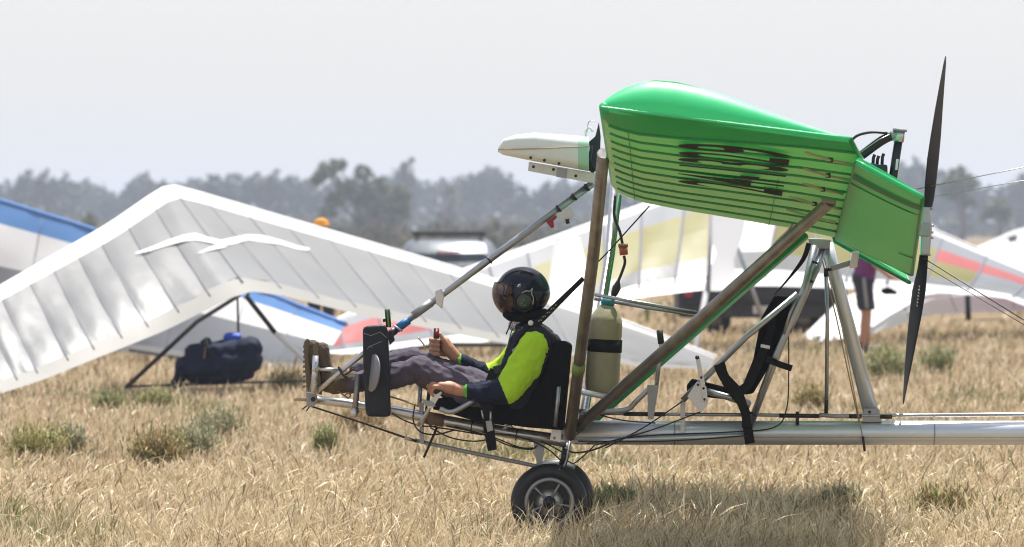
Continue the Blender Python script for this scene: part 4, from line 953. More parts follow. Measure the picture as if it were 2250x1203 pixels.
# shirt: yellow upper arms and body, navy forearms, green cuffs
shp = [C((1164, 756, -.10), (1164, 756, .10), 28), C((1168, 765, -.06), (1134, 876, -.06), 52, 48), C((1168, 765, .06), (1134, 876, .06), 52, 48),
       C((1172, 762, -.185), (1152, 805, -.205), 34, 37), C((1152, 805, -.205), (1118, 856, -.235), 36, 30), C((1112, 862, -.24), (1060, 863, -.22), 28, 24), C((1060, 863, -.22), (1036, 860, -.20), 23, 19),
       C((1152, 768, .17), (1110, 808, .20), 32, 28), C((1110, 808, .20), (1072, 828, .21), 27, 25), C((1072, 828, .21), (1008, 793, .125), 24, 17)]
def shirt_pick(c):
    X = 1125+c.x*F/c.y; Z = 500-(c.z-CAM_H)*F/c.y
    if c.y < 24.9:      # near arm
        if X < 1026 and Z > 835: return 2
        e = (X-1083)*.94-(Z-835)*.34
        if X < 1150 and Z > 812 and (X-1083) < (Z-833)*.42+12: return 1
        return 0
    if X < 1013 and Z < 830: return 2
    if X < 1068+(Z-800)*.5: return 1
    return 0
M['cuff'] = mat('green cuff', (.12, .40, .03), .7)
organic('shirt', shp, .0042, [M['yellow'], M['navy'], M['cuff']], pil, smooth=7, fold=.008, fscale=11, pick=shirt_pick,
        cut=[(A(1006, 793, .125), Vector((-1, 0, -.0))) ])
# vest
vst = organic('vest', [C((1170, 744, -.125), (1170, 744, .125), 33), C((1172, 765, -.075), (1134, 868, -.085), 56, 54), C((1172, 765, .075), (1134, 868, .085), 56, 54),
                 C((1185, 745, -.11), (1208, 775, -.13), 26, 24), C((1205, 760, -.10), (1195, 800, -.10), 30, 26), C((1150, 722, -.05), (1180, 730, -.06), 18, 22)], .0065, M['vest'], pil, smooth=4, fold=.005, fscale=22)
for p in ([(1196, 735), (1212, 742), (1208, 765), (1192, 758)], [(1112, 800), (1130, 806), (1120, 835), (1102, 828)], [(1186, 770), (1205, 778), (1200, 800), (1182, 792)]):
    prism('pocket', p, -.215 if p[0][0] > 1150 else -.20, -.17, M['vest'], vst, .006, 2, True)
col = organic('collar', [C((1134, 712, -.035), (1160, 702, -.045), 13, 14), C((1134, 712, .035), (1160, 702, .045), 13, 14), C((1128, 716, -.03), (1128, 716, .03), 12)], .005, M['collar'], pil, smooth=2)
# harness straps over the vest
strip('shoulder_strap', [(1118, 812, -.165), (1128, 785, -.195), (1140, 755, -.20), (1165, 722, -.175), (1192, 700, -.14), (1225, 668, -.10), (1282, 612, -.05)], [12, 15, 16, 15, 14, 12, 10], M['webbing'], pil, .004)
for k in range(9):
    x, y = 1183+k*4.6, 707-k*4.3
    tube('yellow_stitch', [(x, y, -.163+k*.004), (x+2.2, y+(2.4 if k % 2 else -3), -.163+k*.004)], .9, M['yellow_print'], pil, 5)
lathe('strap_button', [(.0001, -.006), (.013, -.005), (.014, 0)], A(1166, 710, -.195), (0, 1, 0), M['white_dot'], pil, 16)
prism('strap_buckle', [(1124, 770), (1134, 762), (1140, 770), (1130, 780)], -.222, -.205, M['alu_plate'], pil, .004)
prism('strap_buckle', [(1082, 806), (1098, 802), (1104, 818), (1088, 824)], -.19, -.165, M['cable'], pil, .005)
strip('lap_strap', [(1086, 812, -.17), (1080, 830, -.19), (1072, 850, -.21)], [18, 20, 20], M['webbing'], pil, .004)
strip('shoulder_strap', [(1126, 722, -.06), (1118, 750, -.085), (1110, 790, -.12), (1094, 812, -.15)], [2.2, 2.2, 2.5, 3], M['cable'], pil, .003)
# trousers
organic('trousers', [C((1120, 886, -.08), (1040, 868, -.115), 40, 35), C((1040, 868, -.115), (926, 816, -.13), 34, 31), C((930, 815, -.13), (914, 811, -.13), 31, 29), C((914, 813, -.13), (850, 830, -.12), 29, 27), C((850, 830, -.12), (772, 842, -.11), 27, 22),
                      C((1120, 882, .08), (1030, 840, .10), 38, 33), C((1030, 842, .10), (908, 793, .10), 31, 28), C((908, 792, .10), (894, 791, .10), 28, 26), C((895, 793, .10), (760, 828, .09), 28, 21), C((1118, 886, -.06), (1118, 886, .06), 44)],
        .0055, M['trousers'], pil, smooth=3, fold=.010, fscale=11, cut=[(A(764, 836, -.11), Vector((-1, 0, .1)))])
# boots
for (dx, dy, d, nm) in ((0, 0, -.11, 'near'), (-21, -6, .08, 'far')):
    bt = organic('boot', [C((772+dx, 838+dy, d), (735+dx, 846+dy, d), 23, 21), C((735+dx, 846+dy, d), (722+dx, 846+dy, d), 21, 17), C((724+dx, 842+dy, d), (712+dx, 800+dy, d), 20, 16),
                          C((712+dx, 800+dy, d-.015), (708+dx, 768+dy, d-.012), 15, 15), C((712+dx, 800+dy, d+.015), (708+dx, 768+dy, d+.012), 15, 15)], .005, M['boot'], pil, smooth=3, fold=.003, fscale=30)
    prism('sole', [(697+dx, 866+dy), (708+dx, 869+dy), (704+dx, 830+dy), (700+dx, 790+dy), (702+dx, 752+dy), (694+dx, 750+dy), (688+dx, 760+dy), (690+dx, 800+dy), (692+dx, 830+dy)], d-.048, d+.048, M['sole'], bt, .008, 2, True)
    for k in range(9): prism('tread', [(687+dx, 766+dy+k*11), (692+dx, 765+dy+k*11), (692+dx, 770+dy+k*11), (687+dx, 771+dy+k*11)], d-.045, d+.045, M['sole'], bt, .001)
    for k in range(4): tube('lace', [(720+dx+k*3, 800+dy+k*9, d-.03), (723+dx+k*4, 797+dy+k*9, d+.0)], 1.5, M['tan'], bt, 5)
# helmet
hc = A(1149, 644, 0)
def helm_shape(r=1.0):
    bm = bmesh.new(); bmesh.ops.create_uvsphere(bm, u_segments=48, v_segments=32, radius=1)
    for v in bm.verts:
        x, y, z = v.co
        ex = 60*U*(1.02 if x < 0 else 1.0); ez = 58*U
        if z < 0: x *= 1-.16*z*z*(1 if x > 0 else .2)
        if x > 0 and z < 0: ez *= .98
        v.co = Vector((x*ex*r, y*.128*r, z*ez*r+.0))
    return bm
bm = helm_shape()
for f in [f for f in bm.faces if (lambda c: (c.x < -.052 and c.z < .042 and abs(c.y) < .118) or c.z < -.118 or (c.x < -.078 and c.z < .05))(f.calc_center_median())]: bm.faces.remove(f)
bmesh.ops.delete(bm, geom=[v for v in bm.verts if not v.link_faces], context='VERTS')
bmesh.ops.translate(bm, verts=bm.verts, vec=hc)
hl = from_bm('helmet', bm, M['helmet'], pil, True); md = hl.modifiers.new('t', 'SOLIDIFY'); md.thickness = .010; md.offset = -1
V, Fc = tube_vf([hc+Vector((-.052-.02*math.sin(t*math.pi), -.122*math.cos(t*math.pi), .043+.008*math.sin(t*math.pi))) for t in lin(0, 1, 14)], .006, 8); mk('brow_trim', V, Fc, M['cable'], hl)
organic('jaw_padding', [C((1122, 696, -.075), (1160, 700, -.085), 10, 11), C((1112, 692, -.045), (1122, 697, -.07), 8, 10), C((1160, 700, -.085), (1196, 690, -.05), 11, 12), C((1122, 696, .075), (1190, 695, .07), 10), C((1112, 692, -.045), (1112, 692, .045), 7)], .006, M['black'], hl, smooth=2)
bm = helm_shape(1.07)
for f in [f for f in bm.faces if (lambda c: c.x > -.052 or c.z > .050 or c.z < -.108 )(f.calc_center_median())]: bm.faces.remove(f)
bmesh.ops.delete(bm, geom=[v for v in bm.verts if not v.link_faces], context='VERTS'); bmesh.ops.translate(bm, verts=bm.verts, vec=hc+Vector((-.006, 0, 0)))
from_bm('visor', bm, M['visor'], hl, True)
tube('visor_strip', [(1103, 622, -.112), (1108, 632, -.122), (1104, 662, -.118), (1100, 680, -.108)], 1.6, M['cable'], hl, 6)
lathe('ear_recess', [(.0001, -.004), (.056, -.004), (.060, 0), (.056, .012)], hc+Vector((.008, -.118, -.042)), (0, 1, 0), M['black'], hl, 28)
lathe('ear_cup', [(.0001, -.034), (.022, -.033), (.036, -.024), (.043, -.006), (.044, .01)], hc+Vector((.006, -.118, -.044)), (0, 1, 0), M['ear'], hl, 28)
lathe('ear_ring', [(.046, -.008), (.050, -.012), (.053, -.006), (.050, .004)], hc+Vector((.006, -.118, -.044)), (0, 1, 0), M['dark_metal'], hl, 28)
for dx, dy in ((0, 0), (-5, 8), (2, 12)): tube('green_mark', [(1150+dx, 659+dy, -.154), (1153+dx, 660+dy, -.154)], 1.8, M['green_print'], hl, 6)
tube('ear_wire', [(1146, 645, -.128), (1155, 640, -.135), (1165, 640, -.132), (1170, 634, -.12), (1168, 645, -.128), (1172, 656, -.13), (1170, 670, -.13)], 1.3, M['steel_wire'], hl, 6, curve=True)
lathe('white_rosette', [(.0001, -.005), (.013, -.005), (.015, .004)], hc+Vector((-.016, -.1165, .035)), (0, 1, -.15), M['white_dot'], hl, 14)
lathe('rosette_center', [(.0001, -.0065), (.006, -.0065), (.007, 0)], hc+Vector((-.016, -.1165, .035)), (0, 1, -.15), M['disc'], hl, 10)
lathe('stud', [(.0001, -.004), (.005, -.003), (.006, .004)], hc+Vector((-.040, -.108, .044)), (0, 1, -.2), M['white_dot'], hl, 10)
lathe('stud', [(.0001, -.004), (.004, -.003), (.005, .004)], hc+Vector((.053, -.104, .040)), (0, 1, -.2), M['white_dot'], hl, 10)
tube('red_chin_tab', [(1122, 696, -.06), (1128, 704, -.055)], 5, M['red'], pil, 8)
tube('chin_strap', [(1126, 700, -.06), (1122, 712, -.05), (1112, 735, -.05)], 1.8, M['cable'], pil, 6)
tube('glasses_frame', [(1104, 652, -.06), (1112, 650, -.075), (1130, 648, -.08)], 2.2, M['cable'], pil, 6)
prism('glasses_lens', [(1096, 648), (1106, 647), (1106, 660), (1098, 661)], -.055, .055, M['car_glass'], pil, .004)

# ================================================================== parked gliders
def poly_at(tab, t):
    """tab: list of (t, px, py, y) -> world point"""
    for a, b in zip(tab, tab[1:]):
        if t <= b[0]:
            k = (t-a[0])/(b[0]-a[0]); return P(a[1]+(b[1]-a[1])*k, a[2]+(b[2]-a[2])*k, a[3]+(b[3]-a[3])*k)
    return P(*tab[-1][1:])
def glider(label, le, te, ribs, rows, root_at, band=(.0, .09), billow=.05, group='hang gliders parked on the grass', te_band=.10, te_mat='sail_te', le_mat='sail_bright', seam_r=.006, sr_le=.03):
    """le/te: tables over t; ribs: t values; rows: list of (c0,c1,material by t)"""
    root = thing('hang_glider', label, 'hang glider', root_at, group)
    def surf(t, c, tt0=None, tt1=None):
        a, b = poly_at(le, t), poly_at(te, t); p = a.lerp(b, c); ln = (b-a).length
        q = Vector((0, 1, 0)); wob = .015*ln*math.sin(c*7+t*9)+.05*ln*math.sin(math.pi*c)
        if tt0 is not None:
            v = (t-tt0)/(tt1-tt0); wob += billow*math.sin(math.pi*v)**.8*(max(0, math.sin(math.pi*min(1, c/(1-te_band))))**.6)
            wob += .022*mnoise.noise(Vector((t*23, c*6, 2)))+.010*mnoise.noise(Vector((t*70, c*5, 5)))
        return p+q*(-wob)
    for i in range(len(ribs)-1):
        t0, t1 = ribs[i], ribs[i+1]
        for (c0, c1, f) in rows:
            cc0 = max(c0, band[1]); cc1 = min(c1, 1-te_band)
            if cc1 <= cc0: continue
            grid('sail_panel', lambda u, v: surf(u, v, t0, t1), lin(t0, t1, 9), lin(cc0, cc1, max(4, int((cc1-cc0)*20))), M[f((t0+t1)/2)], root)
    for i in range(1, len(ribs)-1):
        V, Fc = tube_vf([surf(ribs[i], c)-Vector((0, .004, 0)) for c in lin(band[1], 1-te_band*.6, 12)], seam_r, 6); mk('batten', V, Fc, M['seam'], root)
    n = 40; t0, t1 = ribs[0], ribs[-1]
    grid('leading_edge_sleeve', lambda u, v: surf(u, v*band[1])-Vector((0, .025*math.sin(math.pi*v), 0)), lin(t0, t1, n), lin(0, 1, 6), M[le_mat], root)
    V, Fc = tube_vf([surf(u, .01)+Vector((0, .01, 0)) for u in lin(t0, t1, n)], sr_le, 8); mk('leading_edge_tube', V, Fc, M[le_mat], root)
    grid('trailing_edge_band', lambda u, v: surf(u, 1-te_band+v*te_band)-Vector((0, .004, 0)), lin(t0, t1, n), lin(0, 1, 4), M[te_mat], root)
    return root, surf
# white one on the left
leA = [(-1, -160, 722, 45.5), (-.62, 0, 632, 46.2), (-.2, 235, 497, 47.6), (-.04, 352, 416, 48.6), (.02, 378, 409, 48.8), (.07, 420, 420, 49), (.5, 1000, 590, 50.5), (.8, 1385, 712, 51.7), (1, 1572, 786, 52.5)]
teA = [(-1, -60, 885, 44.3), (-.62, 95, 835, 44.8), (-.2, 365, 726, 45.6), (-.04, 505, 656, 46), (.02, 548, 640, 46.2), (.07, 615, 648, 46.4), (.2, 780, 690, 47.2), (.5, 1130, 760, 49), (.8, 1400, 806, 51), (1, 1560, 812, 52)]
ribA = [-1, -.86, -.74, -.63, -.52, -.43, -.335, -.245, -.155, -.075, .02, .085, .15, .215, .28, .345, .41, .48, .56, .65, .75, .87, 1]
gA, sA = glider('big white translucent hang glider, nearest of the parked ones', leA, teA, ribA, [(0, 1, lambda t: 'sail')], P(540, 850, 47.5), billow=.045, te_band=.13, band=(0, .12), seam_r=.008)
def bird_outline(pts):
    V = []
    for (x, y, w) in pts:
        V += [(x, y-w*.36), (x, y+w*.36)]
    out = []
    for x, y in V:
        # drop the outline onto the sail: search t,c whose projection is nearest
        best = None
        for t in lin(-.35, .35, 90):
            a, b = poly_at(leA, t), poly_at(teA, t)
            ax, az = 1125+a.x*F/a.y, 500-(a.z-CAM_H)*F/a.y; bx, bz = 1125+b.x*F/b.y, 500-(b.z-CAM_H)*F/b.y
            c = max(0, min(1, ((x-ax)*(bx-ax)+(y-az)*(bz-az))/((bx-ax)**2+(bz-az)**2)))
            e = (ax+(bx-ax)*c-x)**2+(az+(bz-az)*c-y)**2
            if best is None or e < best[0]: best = (e, t, c)
        out.append(sA(best[1], best[2])-Vector((0, .075, 0)))
    return out
em = bird_outline([(300, 560, 2), (335, 550, 9), (370, 538, 14), (405, 528, 18), (435, 523, 20), (465, 530, 18), (492, 537, 20), (520, 532, 18), (550, 524, 20), (580, 527, 17), (620, 537, 13), (655, 546, 9), (682, 551, 3)])
mk('pale_bird_shape', em, [(2*i, 2*i+1, 2*i+3, 2*i+2) for i in range(12)], M['sail_bright'], gA)  # pale bird-shaped strip laid just over the sail
em = bird_outline([(440, 560, 2), (460, 552, 8), (480, 546, 14), (500, 543, 12)])
mk('pale_bird_shape', em, [(2*i, 2*i+1, 2*i+3, 2*i+2) for i in range(3)], M['sail_bright'], gA)
def T(name, pts, r, m, parent, **k):   # pts (px,py,y); r in metres
    return tube(name, [P(*p) for p in pts], r, m, parent, world=True, **k)
T('control_frame_leg', [(525, 650, 47.0), (432, 708, 46.6), (277, 852, 45.6)], .022, M['black_tube'], gA)
T('control_frame_leg', [(540, 650, 47.0), (605, 732, 47.0)], .026, M['black_tube'], gA)
T('control_frame_leg', [(605, 732, 47.0), (672, 792, 47.0), (690, 812, 47.0)], .026, M['sail_bright'], gA)
T('keel_tube', [(380, 415, 48.9), (545, 645, 46.3)], .022, M['black_tube'], gA)
T('frame_base_bar', [(277, 850, 45.6), (690, 836, 47)], .012, M['black_tube'], gA)
# harness bag
bg = thing('harness_bag', 'dark navy harness bag hanging under the big white hang glider', 'harness', P(470, 850, 46.0))
kk = 46/F
def PB(x, y, d=0): return P(x, y, 46+d)
bagb = organic('bag', [('c', PB(425, 778, q), PB(548, 766, q), 22*kk, 22*kk) for q in (-.12, .12)]+[('c', PB(412, 805, q), PB(550, 795, q), 26*kk, 24*kk) for q in (-.14, .14)]+[('c', PB(430, 826, q), PB(540, 816, q), 20*kk, 18*kk) for q in (-.1, .1)]+[('c', PB(405, 805), PB(390, 842), 18*kk, 12*kk), ('c', PB(548, 757, -.1), PB(548, 757, .1), 14*kk, 14*kk), ('c', PB(450, 758), PB(455, 752), 12*kk, 8*kk)], .012, M['bag'], bg, smooth=1, fold=.035, fscale=4)
T('hang_strap', [(522, 655, 46.4), (523, 700, 46.2), (524, 752, 46)], .03, M['black_tube'], bg, flat=.4)
organic('blue_cloth', [('c', PB(503, 744, -.02), PB(520, 741, -.02), 13*kk, 10*kk)], .008, M['blue_cloth'], bg, smooth=2, fold=.01, fscale=10)
T('red_webbing', [(452, 762, 45.78), (447, 800, 45.76), (443, 808, 45.76)], .009, M['tan'], bg)
T('bag_strap', [(452, 742, 45.8), (456, 770, 45.76), (470, 800, 45.75)], .012, M['webbing'], bg)
# blue and white one behind it
leB = [(-1, -260, 350, 64), (0, 0, 438, 62), (.3, 190, 497, 60.5), (.9, 600, 648, 57), (1.2, 760, 712, 55.5)]
teB = [(-1, -260, 700, 63), (0, -40, 745, 61), (.3, 130, 760, 59.5), (.9, 560, 806, 56), (1.2, 700, 812, 54.8)]
gB, sB = glider('hang glider with sky blue leading edge behind the big white one', leB, teB, [-1, -.7, -.4, -.1, .15, .4, .62, .82, 1.0, 1.2],
                [(0, .17, lambda t: 'sail_blue'), (.17, .47, lambda t: 'sail_bright'), (.47, 1, lambda t: 'sail_grey')], P(300, 790, 59), billow=.04, te_band=.09, band=(0, .03), le_mat='sail_blue')
T('control_frame_leg', [(330, 690, 60), (240, 770, 58), (215, 785, 57.6)], .022, M['black_tube'], gB)
T('dark_under_edge', [(285, 770, 57.9), (480, 800, 56.5), (690, 818, 54.8)], .02, M['black_tube'], gB)  # dark line just below the trailing edge
# red, yellow and white one
yel = lambda t: 'sail_red' if abs(t) > .74 else ('sail_bright' if (.5 < -t < .58 or (-.06 < t < .05)) else ('sail_yellow' if abs(t) < .70 else 'sail_grey'))
leC = [(-1, 686, 742, 58), (-.93, 742, 700, 59), (-.62, 1030, 590, 61.5), (-.27, 1400, 455, 64), (-.04, 1650, 366, 65.5), (.04, 1720, 366, 66), (.37, 2045, 503, 69), (.58, 2250, 592, 71), (1, 2680, 790, 74)]
teC = [(-1, 716, 776, 57.5), (-.93, 760, 780, 58), (-.62, 1085, 750, 60), (-.27, 1395, 655, 61.5), (-.04, 1590, 632, 62), (.04, 1665, 628, 62.5), (.37, 1990, 640, 66), (.58, 2200, 652, 68.5), (1, 2620, 815, 72)]
gC, sC = glider('hang glider with faded yellow, grey and red panels behind the fuel jug and rear struts', leC, teC, [-1, -.93, -.84, -.74, -.66, -.58, -.50, -.42, -.34, -.26, -.17, -.06, .05, .14, .23, .32, .40, .50, .60, .72, .86, 1],
                [(0, .26, lambda t: 'sail_grey' if abs(t) < .9 else 'sail_red'), (.26, .46, lambda t: 'sail_red' if t > .40 else yel(t)), (.46, .72, lambda t: 'sail_grey' if t > .47 else yel(t)), (.72, 1, lambda t: 'sail' if abs(t) < .7 else 'sail_grey')], P(1600, 790, 62), billow=.05, te_band=.14, band=(0, .07), te_mat='sail_bright', seam_r=.018, sr_le=.035)
T('control_frame_leg', [(1585, 480, 62.3), (1560, 600, 61.8), (1522, 795, 60)], .04, M['sail_bright'], gC)
T('control_frame_leg', [(1600, 480, 62.3), (1640, 600, 62), (1700, 770, 62)], .03, M['alu'], gC)
T('king_post', [(1562, 470, 61.9), (1557, 640, 61.3)], .022, M['seam'], gC)
T('base_bar', [(1522, 790, 60), (1700, 765, 62)], .02, M['black_tube'], gC)
V = [P(x, y, 61.9-i*.07) for i, (x, y) in enumerate([(1568, 470), (1640, 478), (1562, 520), (1630, 525), (1575, 560), (1612, 570), (1548, 610), (1618, 612), (1560, 640), (1612, 640)])]
mk('keel_fabric', V, [(2*i, 2*i+1, 2*i+3, 2*i+2) for i in range(4)], M['sail_bright'], gC)
V = [P(x, y, 61.2) for x, y in []]
grid('draped_cloth', lambda u, v: P(1218+u*55-v*22+u*v*70, 522+v*178, 62-v*1.2-.25*math.sin(u*3.14)), lin(0, 1, 7), lin(0, 1, 8), M['sail_bright'], gC)
T('dark_under_edge', [(850, 775, 58.6), (960, 758, 59), (1110, 758, 60)], .03, M['black_tube'], gC)  # black tube stands in for the dark shade beneath the white edge
V = [P(x, y, 58.0) for x, y in [(692, 722), (738, 712), (740, 738), (700, 744)]]; mk('white_patch', V, [(0, 1, 2, 3)], M['sail_bright'], gC)
# plain white one low on the right
leD = [(0, 1768, 742, 68), (.25, 1850, 660, 69), (.5, 2000, 600, 70), (1, 2500, 560, 74)]
teD = [(0, 1800, 752, 67), (.25, 1905, 736, 67.3), (.5, 2050, 692, 68), (1, 2500, 672, 72)]
gD, sD = glider('plain white hang glider lying low behind the person in shorts', leD, teD, [0, .14, .28, .42, .56, .7, .85, 1], [(0, 1, lambda t: 'sail_bright')], P(1900, 738, 68), billow=.03, te_band=.06, band=(0, .06), te_mat='sail_bright', seam_r=.006)
T('frame_foot', [(2126, 650, 68), (2128, 704, 68)], .04, M['black_tube'], gD)
T('frame_foot', [(1800, 745, 67.5), (1806, 764, 67)], .05, M['black_tube'], gD)
leE = [(0, 2090, 568, 84), (.4, 2165, 538, 85), (.6, 2230, 508, 86), (1, 2420, 460, 88)]
teE = [(0, 2100, 600, 83), (.4, 2180, 640, 84), (.6, 2240, 660, 85), (1, 2420, 690, 86)]
gE, sE = glider('white hang glider wing rising at the right edge beyond the yellow and red one', leE, teE, [0, .2, .4, .6, .8, 1], [(0, 1, lambda t: 'sail_bright')], P(2230, 700, 85), billow=.03, te_band=.08, band=(0, .08), te_mat='sail_bright')
prism_pts = [P(2214, 522, 84.2), P(2232, 516, 84.2), P(2236, 528, 84.2), P(2218, 534, 84.2)]
mk('grey_patch', prism_pts, [(0, 1, 2, 3)], M['seam'], gE)

# ================================================================== car, trailer, bystanders
yc = 88.0; kc = yc/F
car = thing('parked_car', 'silver wagon with a black roof rack, seen from behind over the white glider', 'car', P(985, 500+CAM_H*F/yc, yc))
cx = (985-1125)*kc
def car_ring(z, hw, y0, y1): return [(-hw, y0), (hw, y0), (hw, y1), (-hw, y1)], z
prof = [(.25, .88, 0, 4.3), (.55, .93, -.05, 4.4), (.80, .92, -.03, 4.35), (.92, .89, .05, 4.2), (1.12, .88, .22, 3.0), (1.30, .82, .42, 2.7), (1.39, .72, .55, 2.5), (1.43, .56, .75, 2.3)]
V = []; 
for z, hw, a, b in prof:
    V += [(cx-hw, yc+a+.12, z), (cx-hw*.8, yc+a, z), (cx+hw*.8, yc+a, z), (cx+hw, yc+a+.12, z), (cx+hw, yc+b-.12, z), (cx+hw*.8, yc+b, z), (cx-hw*.8, yc+b, z), (cx-hw, yc+b-.12, z)]
Fc = [(i*8+j, i*8+(j+1) % 8, i*8+8+(j+1) % 8, i*8+8+j) for i in range(len(prof)-1) for j in range(8)]+[tuple(range(8)), tuple((len(prof)-1)*8+j for j in range(8))]
mk('body', V, Fc, M['car_silver'], car)
wv = [(cx-.80, yc+.05, .80), (cx+.80, yc+.05, .80), (cx+.84, yc+.16, 1.03), (cx+.66, yc+.24, 1.15), (cx-.66, yc+.24, 1.15), (cx-.84, yc+.16, 1.03)]
mk('rear_window', [Vector(v)-Vector((0, .04, 0)) for v in wv], [tuple(range(6))], M['car_glass'], car, False)
boxw('brake_light', (cx+.0, yc+.20, 1.175), (.44, .05, .035), M['tail_red'], car, .01)
for sx in (-1, 1):
    boxw('tail_light', (cx+sx*.78, yc-.04, .78), (.22, .06, .20), M['tail_red'], car, .03)
    boxw('rack_rail', (cx+sx*.60, yc+1.35, 1.46), (.04, 1.6, .05), M['car_black'], car, .01)
    for wy in (.85, 3.4):
        w = lathe('wheel', [(.20, -.10), (.31, -.10), (.33, -.06), (.33, .06), (.31, .10), (.20, .10)], (cx+sx*.80, yc+wy, .33), (1, 0, 0), M['rubber'], car, 24)
        lathe('rim', [(.001, -.09), (.21, -.09), (.21, .09), (.001, .09)], (cx+sx*.80, yc+wy, .33), (1, 0, 0), M['alu'], w, 20)
for wy in (.75, 1.9): boxw('rack_bar', (cx, yc+wy, 1.50), (1.36, .09, .06), M['car_black'], car, .02)
boxw('rack_board', (cx+.0, yc+1.2, 1.54), (1.38, .9, .03), M['car_black'], car, .01)
boxw('number_plate', (cx, yc-.075, .62), (.40, .02, .12), M['plate'], car, .004)
boxw('bumper', (cx, yc-.06, .42), (1.78, .14, .24), M['car_black'], car, .05)
# trailer
yt = 72.0; kt = yt/F; tx = (1672-1125)*kt
tr = thing('trailer', 'low black box trailer with a white plate behind the yellow panelled glider', 'trailer', (tx, yt, 0))
V = []
for z, w in ((.28, 1.22), (.34, 1.27), (.66, 1.27), (.74, 1.24), (.76, .9)):
    V += [(tx-w, yt-.7, z), (tx+w*.86, yt-.7, z), (tx+w, yt-.45, z), (tx+w, yt+1.3, z), (tx-w, yt+1.3, z)]
mk('body', V, [(i*5+j, i*5+(j+1) % 5, i*5+5+(j+1) % 5, i*5+5+j) for i in range(4) for j in range(5)]+[(0, 1, 2, 3, 4), (20, 21, 22, 23, 24)], M['trailer'], tr, False)
boxw('side_rail', (tx-.1, yt-.73, .50), (2.2, .03, .05), M['car_black'], tr, .005)
boxw('number_plate', (tx+.02, yt-.74, .40), (.36, .02, .12), M['plate'], tr, .004)
for x in (-.95, -.35, .35, .9): boxw('panel_rib', (tx+x, yt-.725, .5), (.04, .03, .34), M['trailer'], tr, .005)
for sx in (-.72, .62):
    w = lathe('wheel', [(.12, -.09), (.22, -.09), (.25, -.05), (.25, .05), (.22, .09), (.12, .09)], (tx+sx, yt-.35, .25), (0, 1, 0), M['rubber'], tr, 22)
    lathe('rim', [(.001, -.08), (.13, -.08), (.13, .08), (.001, .08)], (tx+sx, yt-.35, .25), (0, 1, 0), M['alu_plate'], w, 16)
boxw('tail_lamp', (tx-1.12, yt-.72, .62), (.12, .04, .06), M['tail_red'], tr, .01)
tube('draw_bar', [(tx+1.2, yt+.3, .34), (tx+2.0, yt+.3, .36)], .04, M['trailer'], tr, 8, world=True)
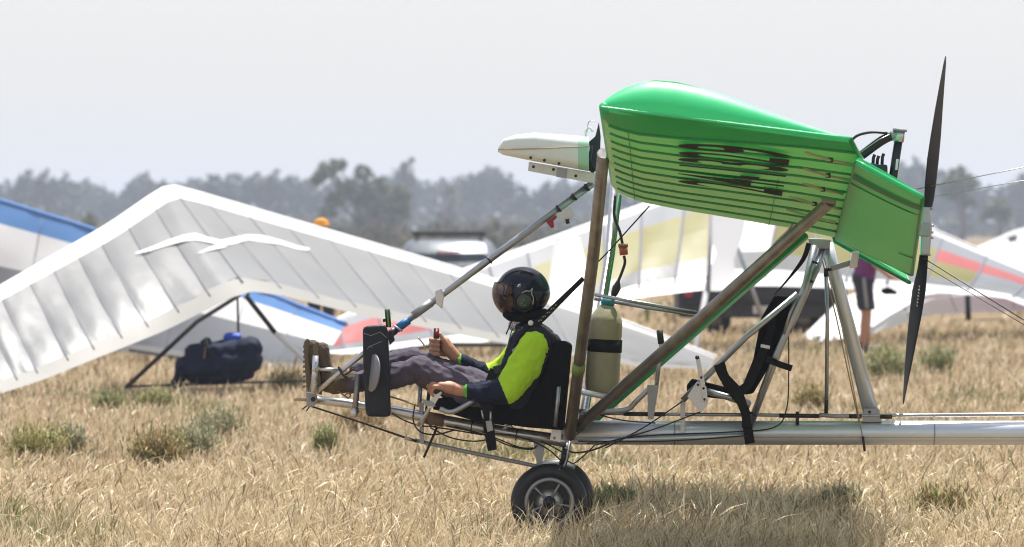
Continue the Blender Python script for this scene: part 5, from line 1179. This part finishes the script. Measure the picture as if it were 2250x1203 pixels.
# people
def person(label, px, y, shirt, legs, face, arm_r, arm_l, hat=None, stripe=False, shorts=True, lean=0.0, scale=1.0, hat_cat=None):
    x = (px-1125)*y/F; rt = thing('person', label, 'person', (x, y, 0)); S = scale
    def Q(a, b, c): return Vector((x+(a*face[0]-b*face[1])*S, y+(a*face[1]+b*face[0])*S, c*S))
    # a forward, b to the left
    c_ = lambda p, q, r0, r1: ('c', Q(*p), Q(*q), r0*S, r1*S)
    sh = [('e', Q(.02+lean, 0, 1.64), (.078*S, .078*S, .115*S)), c_((.10+lean, 0, 1.635), (.112+lean, 0, 1.62), .012, .014), c_((.05+lean, 0, 1.58), (.06+lean, 0, 1.56), .045, .035), c_((lean, 0, 1.56), (lean*.8, 0, 1.42), .055, .06),
          c_((lean*.8, -.13, 1.42), (lean*.8, .13, 1.42), .075, .075), c_((lean*.7, -.06, 1.35), (0, -.06, 1.0), .115, .11), c_((lean*.7, .06, 1.35), (0, .06, 1.0), .115, .11)]
    for s_, arm in ((-1, arm_r), (1, arm_l)):
        shd = (lean*.8, s_*.19, 1.42); el, wr, ha = arm
        sh += [c_(shd, el, .055, .042), c_(el, wr, .042, .028), c_(wr, ha, .032, .026)]
        d = (Vector(ha)-Vector(wr)).normalized()
        for k in range(4):
            b0 = Vector(ha)+Vector((0, (k-1.5)*.018, 0)); sh.append(c_(tuple(b0), tuple(b0+d*(.07-.01*abs(k-1.3))+Vector((0, 0, -.008))), .009, .007))
        sh.append(c_(wr, tuple(Vector(wr)+d*.05+Vector((.02, -s_*.035, 0))), .013, .009))
        foot = Vector((legs[0 if s_ < 0 else 1], s_*.10, .08)); kn = Vector((foot.x*.5+.03, s_*.10, .50))
        sh += [c_((0, s_*.09, .95), tuple(kn), .088, .058), c_(tuple(kn-Vector((.01, 0, .12))), tuple(kn), .058, .056), c_(tuple(kn-Vector((.015, 0, .12))), tuple(foot), .056, .036), c_(tuple(foot-Vector((.05, 0, .035))), tuple(foot+Vector((.15, 0, -.045))), .04, .034)]
    organic('body', sh, .009, M['skin'], rt, smooth=2)
    top = [c_((lean*.8, -.14, 1.42), (lean*.8, .14, 1.42), .088, .088), c_((lean*.7, -.07, 1.34), (0, -.07, .96), .135, .14), c_((lean*.7, .07, 1.34), (0, .07, .96), .135, .14)]
    for s_, arm in ((-1, arm_r), (1, arm_l)): top.append(c_((lean*.8, s_*.19, 1.42), tuple(Vector((lean*.8, s_*.19, 1.42)).lerp(Vector(arm[0]), .85)), .075, .068))
    organic('shirt', top, .014, shirt, rt, smooth=3, fold=.012, fscale=9)
    bot = [c_((0, -.06, .97), (0, .06, .97), .15, .15)]; lim = .56 if shorts else .12
    for s_ in (-1, 1):
        foot = Vector((legs[0 if s_ < 0 else 1], s_*.10, .08)); kn = Vector((foot.x*.5+.03, s_*.10, .50)); hp = Vector((0, s_*.09, .93))
        bot.append(c_(tuple(hp), tuple(kn+Vector((0, 0, .05)) if shorts else kn), .125, .10 if shorts else .08))
        if not shorts: bot.append(c_(tuple(kn), tuple(foot), .08, .06))
    sh_o = organic('shorts' if shorts else 'trousers', bot, .014, M['shorts'], rt, smooth=3, fold=.012, fscale=9, cut=[(Vector((0, 0, lim*S)), Vector((0, 0, -1)))])
    if stripe:
        st = [Q(-.01, -.235, .98), Q(.0, -.235, .85), Q(.02, -.222, .70), Q(.03, -.212, .58)]
        V, Fc = tube_vf(st, .028*S, 8, flat=.9, up=(0, 1, 0)); mk('side_stripe', V, Fc, M['stripe'], sh_o)
    for s_ in (-1, 1):
        foot = Vector((legs[0 if s_ < 0 else 1], s_*.10, .05))
        organic('shoe', [c_(tuple(foot-Vector((.06, 0, -.005))), tuple(foot+Vector((.17, 0, -.005))), .05, .042), c_(tuple(foot-Vector((.04, 0, -.01))), tuple(foot+Vector((-.03, 0, .05))), .05, .05)], .01, M['car_black'], rt, smooth=2)
    if hat:
        organic('hat', [('e', Q(.01+lean, 0, 1.715), (.105*S, .105*S, .07*S)), ('e', Q(.02+lean, 0, 1.69), (.125*S, .12*S, .022*S))], .007, hat, rt, smooth=2, fold=.005, fscale=12)
    else:
        organic('hair', [('e', Q(-.005+lean, 0, 1.675), (.088*S, .086*S, .095*S))], .008, M['tan'], rt, smooth=2, fold=.006, fscale=20, cut=[(Q(0, 0, 1.63), Vector((0, 0, -1)))])
    return rt
person('bystander in purple shirt and dark shorts with a grey side stripe', 1897, 62.0, M['purple'], (-.02, .06), (1, 0), ((.12, -.24, 1.16), (.32, -.22, 1.0), (.38, -.21, .97)), ((.15, .24, 1.16), (.36, .2, 1.02), (.42, .2, .99)), stripe=True, lean=.10)
person('person in a round orange hat showing over the big white hang glider', 706, 66.0, M['khaki'], (0, 0), (0, -1), ((.03, -.24, 1.15), (.1, -.22, .95), (.12, -.22, .87)), ((.03, .24, 1.15), (.1, .22, .95), (.12, .22, .87)), hat=M['orange'], shorts=False, scale=.985)
hb = thing('black_bag', 'small black pouch on the white glider below the hand of the person in shorts', 'bag', P(1950, 648, 61.8))
organic('pouch', [('e', P(1950, 640, 61.8), (.085, .06, .045)), ('e', P(1962, 643, 61.8), (.06, .05, .03))], .008, M['black'], hb, smooth=2, fold=.006, fscale=15)
tube('cord', [P(1950, 634, 61.8), P(1953, 618, 61.9), P(1958, 606, 62)], .005, M['cable'], hb, 6, world=True)
